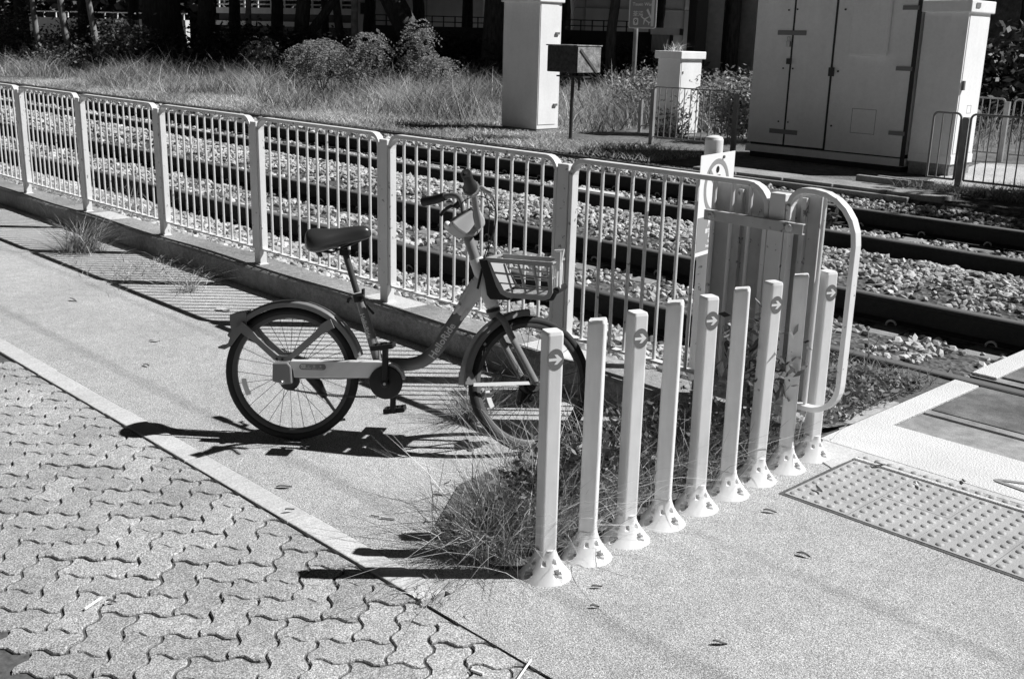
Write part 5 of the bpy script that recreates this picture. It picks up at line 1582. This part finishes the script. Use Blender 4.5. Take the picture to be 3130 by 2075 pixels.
# aeroplane and number shield
T_ = Matrix.Translation((.075, -.0150, zb_ + .20)) @ Matrix.Rotation(math.radians(-55), 4, 'Y')
for poly in ([(-.014, -.12), (.014, -.12), (.014, .12), (0, .145), (-.014, .12)], [(-.11, -.02), (0, .045), (.11, -.02), (.11, -.04), (0, 0), (-.11, -.04)], [(-.05, -.13), (0, -.095), (.05, -.13), (.05, -.145), (0, -.125), (-.05, -.145)]): b.prism(poly, -.0008, .0008, 'y', T_)
b.prism([(x_ - .16, z_ + zb_ + .16) for x_, z_ in rrect(.13, .17, .04)], -.0165, -.0140, 'y')
b.build('lettering', M['white'], pl_)
vs, fs = text_geo('9', .14, .0008, 'CENTER', .002); b = MB(); b.add(vs, fs, Matrix.Translation((-.16, -.0185, zb_ + .11)) @ XZ); b.build('route_number', M['black'], pl_)
# small white marker in the grass
p = far(tan_(908), 34); b = MB(); b.box(-.11, .11, -.05, .05, 0, .62); o = b.build('marker_post', M['fence'], bevel=.01); o.location = (p.x, p.y, GZ); tag(o, 'small white marker post half hidden in the long grass', 'marker')

# far wood closing the view
V_ = []
n = 26000
px_ = nrg.uniform(-.62, .62, n); Dd = nrg.uniform(66, 80, n); zz = nrg.uniform(0, 13, n) * nrg.uniform(.4, 1, n)
P = np.stack([F2.x * Dd + L2.x * px_ * Dd, F2.y * Dd + L2.y * px_ * Dd, zz], 1)
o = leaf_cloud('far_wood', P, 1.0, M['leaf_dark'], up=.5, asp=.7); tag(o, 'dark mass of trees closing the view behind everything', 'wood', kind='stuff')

# =================================================================== LITTER
def litter(name, label, cat, p, q, r, m_, grp=None):
    t = MB(); t.cyl((0, 0, 0), (q[0] - p[0], q[1] - p[1], 0), r, 8); o = t.build(name, m_); o.location = (p[0], p[1], r + .0025); return tag(o, label, cat, grp)
litter('cigarette_end', 'white cigarette end with a burnt tip lying on the zigzag pavers at the left', 'cigarette end', (-2.989, 1.145), (-3.022, 1.212), .0042, M['litter'])
litter('cigarette_end', 'short white cigarette end on the pavers near the bottom edge', 'cigarette end', (-1.973, 1.80), (-1.935, 1.811), .0042, M['litter'])
litter('paper_stick', 'thin white paper stick across the crack at the bottom edge', 'paper stick', (-1.850, 1.855), (-1.898, 1.959), .0032, M['litter'])
litter('cigarette_end', 'speckled cigarette end lying on the concrete path behind the edging', 'cigarette end', (-2.928, 2.215), (-2.884, 2.245), .0045, M['edge_concrete'])
litter('twig', 'thin twig lying just left of the speckled cigarette end', 'twig', (-2.97, 2.20), (-2.94, 2.215), .002, M['hay'])
def leaf_obj(label, x, y, s, a, m_='hay', z=.000, grp=None):
    b = MB(); n = 7; vs = []; 
    for i in range(n):
        t = i / (n - 1); w_ = .32 * math.sin(PI * t) ** .8 + .01
        vs += [((t - .5) * s, -w_ * s * .5, .004 + .004 * math.sin(t * 4 + a) + .003), ((t - .5) * s, 0, .002 + .004 * math.sin(t * 4 + a)), ((t - .5) * s, w_ * s * .5, .005 + .004 * math.sin(t * 4 + a) + .002)]
    fs = []
    for i in range(n - 1):
        for j in range(2): fs.append((i * 3 + j, i * 3 + j + 1, i * 3 + 4 + j, i * 3 + 3 + j))
    b.add(vs, fs); o = b.build('dead_leaf', M[m_], smooth=True); o.location = (x, y, z + .004); o.rotation_euler = (rnd.uniform(-.2, .2), rnd.uniform(-.2, .2), a); return tag(o, label, 'leaf', grp)
leaf_obj('dark curled dead leaf alone on the concrete in the lower right', -1.594, 2.438, .045, .9)
leaf_obj('narrow twisted dead leaf right of the bollards, on the concrete', -1.74, 3.128, .05, .2)
leaf_obj('brown leaf lying on the edge bar of the tactile paving', -1.97, 4.09, .06, 1.1, z=.012)
leaf_obj('leaf at the joint between the pale strip and the tactile paving', -1.66, 4.20, .05, 2.2, z=.006)
leaf_obj('curled leaf on the tactile domes near the left corner', -2.0, 3.66, .055, 2.6, z=.010)
leaf_obj('pale flat leaf in the tactile joint', -1.76, 4.02, .06, 2.4, 'edge_concrete', z=.008)
leaf_obj('leaf shred on the concrete just in front of the sixth bollard', -2.02, 3.35, .05, .5)
leaf_obj('dark leaf beside the edging on the path', -3.39, 2.10, .06, .8)
leaf_obj('curled leaf on the pale edging stone', -3.18, 1.99, .035, 1.2, z=.010)
leaf_obj('small dark leaf on a paver at the left', -3.90, 1.32, .03, .2)
leaf_obj('short dark leaf bit on the pavers next to the cigarette', -2.98, 1.225, .03, .8)
leaf_obj('pale scrap of leaf on the path in front of the bicycle', -2.95, 2.52, .06, .4, 'edge_concrete')
leaf_obj('pale leaf scrap near the bicycle basket shadow', -3.02, 2.62, .04, 2.0, 'edge_concrete')
leaf_obj('dead leaf in front of the second bollard base', -2.06, 2.42, .035, .9)
leaf_obj('dead leaf with a long stalk in front of the first bollards', -1.98, 2.32, .03, .9)
leaf_obj('small dark leaf on the open path at the left', -6.81, 2.71, .07, .3)
leaf_obj('light scrap lying on the middle of the path', -5.61, 2.67, .07, .5, 'edge_concrete')
leaf_obj('dark leaf below the light scrap on the path', -5.2, 2.42, .05, .2)
leaf_obj('large pale dead leaf in the railing shadow', -6.0, 3.32, .13, .3, 'edge_concrete')
leaf_obj('broad dead leaf standing in the gravel behind the fence', -6.95, 4.14, .2, .4, 'hay', z=.12)
# wilted plant between the rails of the far track
t = thing('wilted_plant', 'small wilted plant between the rails of the farther track at the right', 'plant', (-5.75, 10.1, -.15))
P = nrg.normal(size=(40, 3)) * np.array([.08, .05, .06]) + np.array([0, 0, .12]); leaf_cloud('leaves', P, .12, M['fern'], t, up=.2)
b = MB(); b.tube([(0, 0, 0), (.02, 0, .15)], .008, 5); b.build('stem', M['bark'], t)
print('objects', len(bpy.data.objects), 'tris', sum(len(m.polygons) for m in bpy.data.meshes))
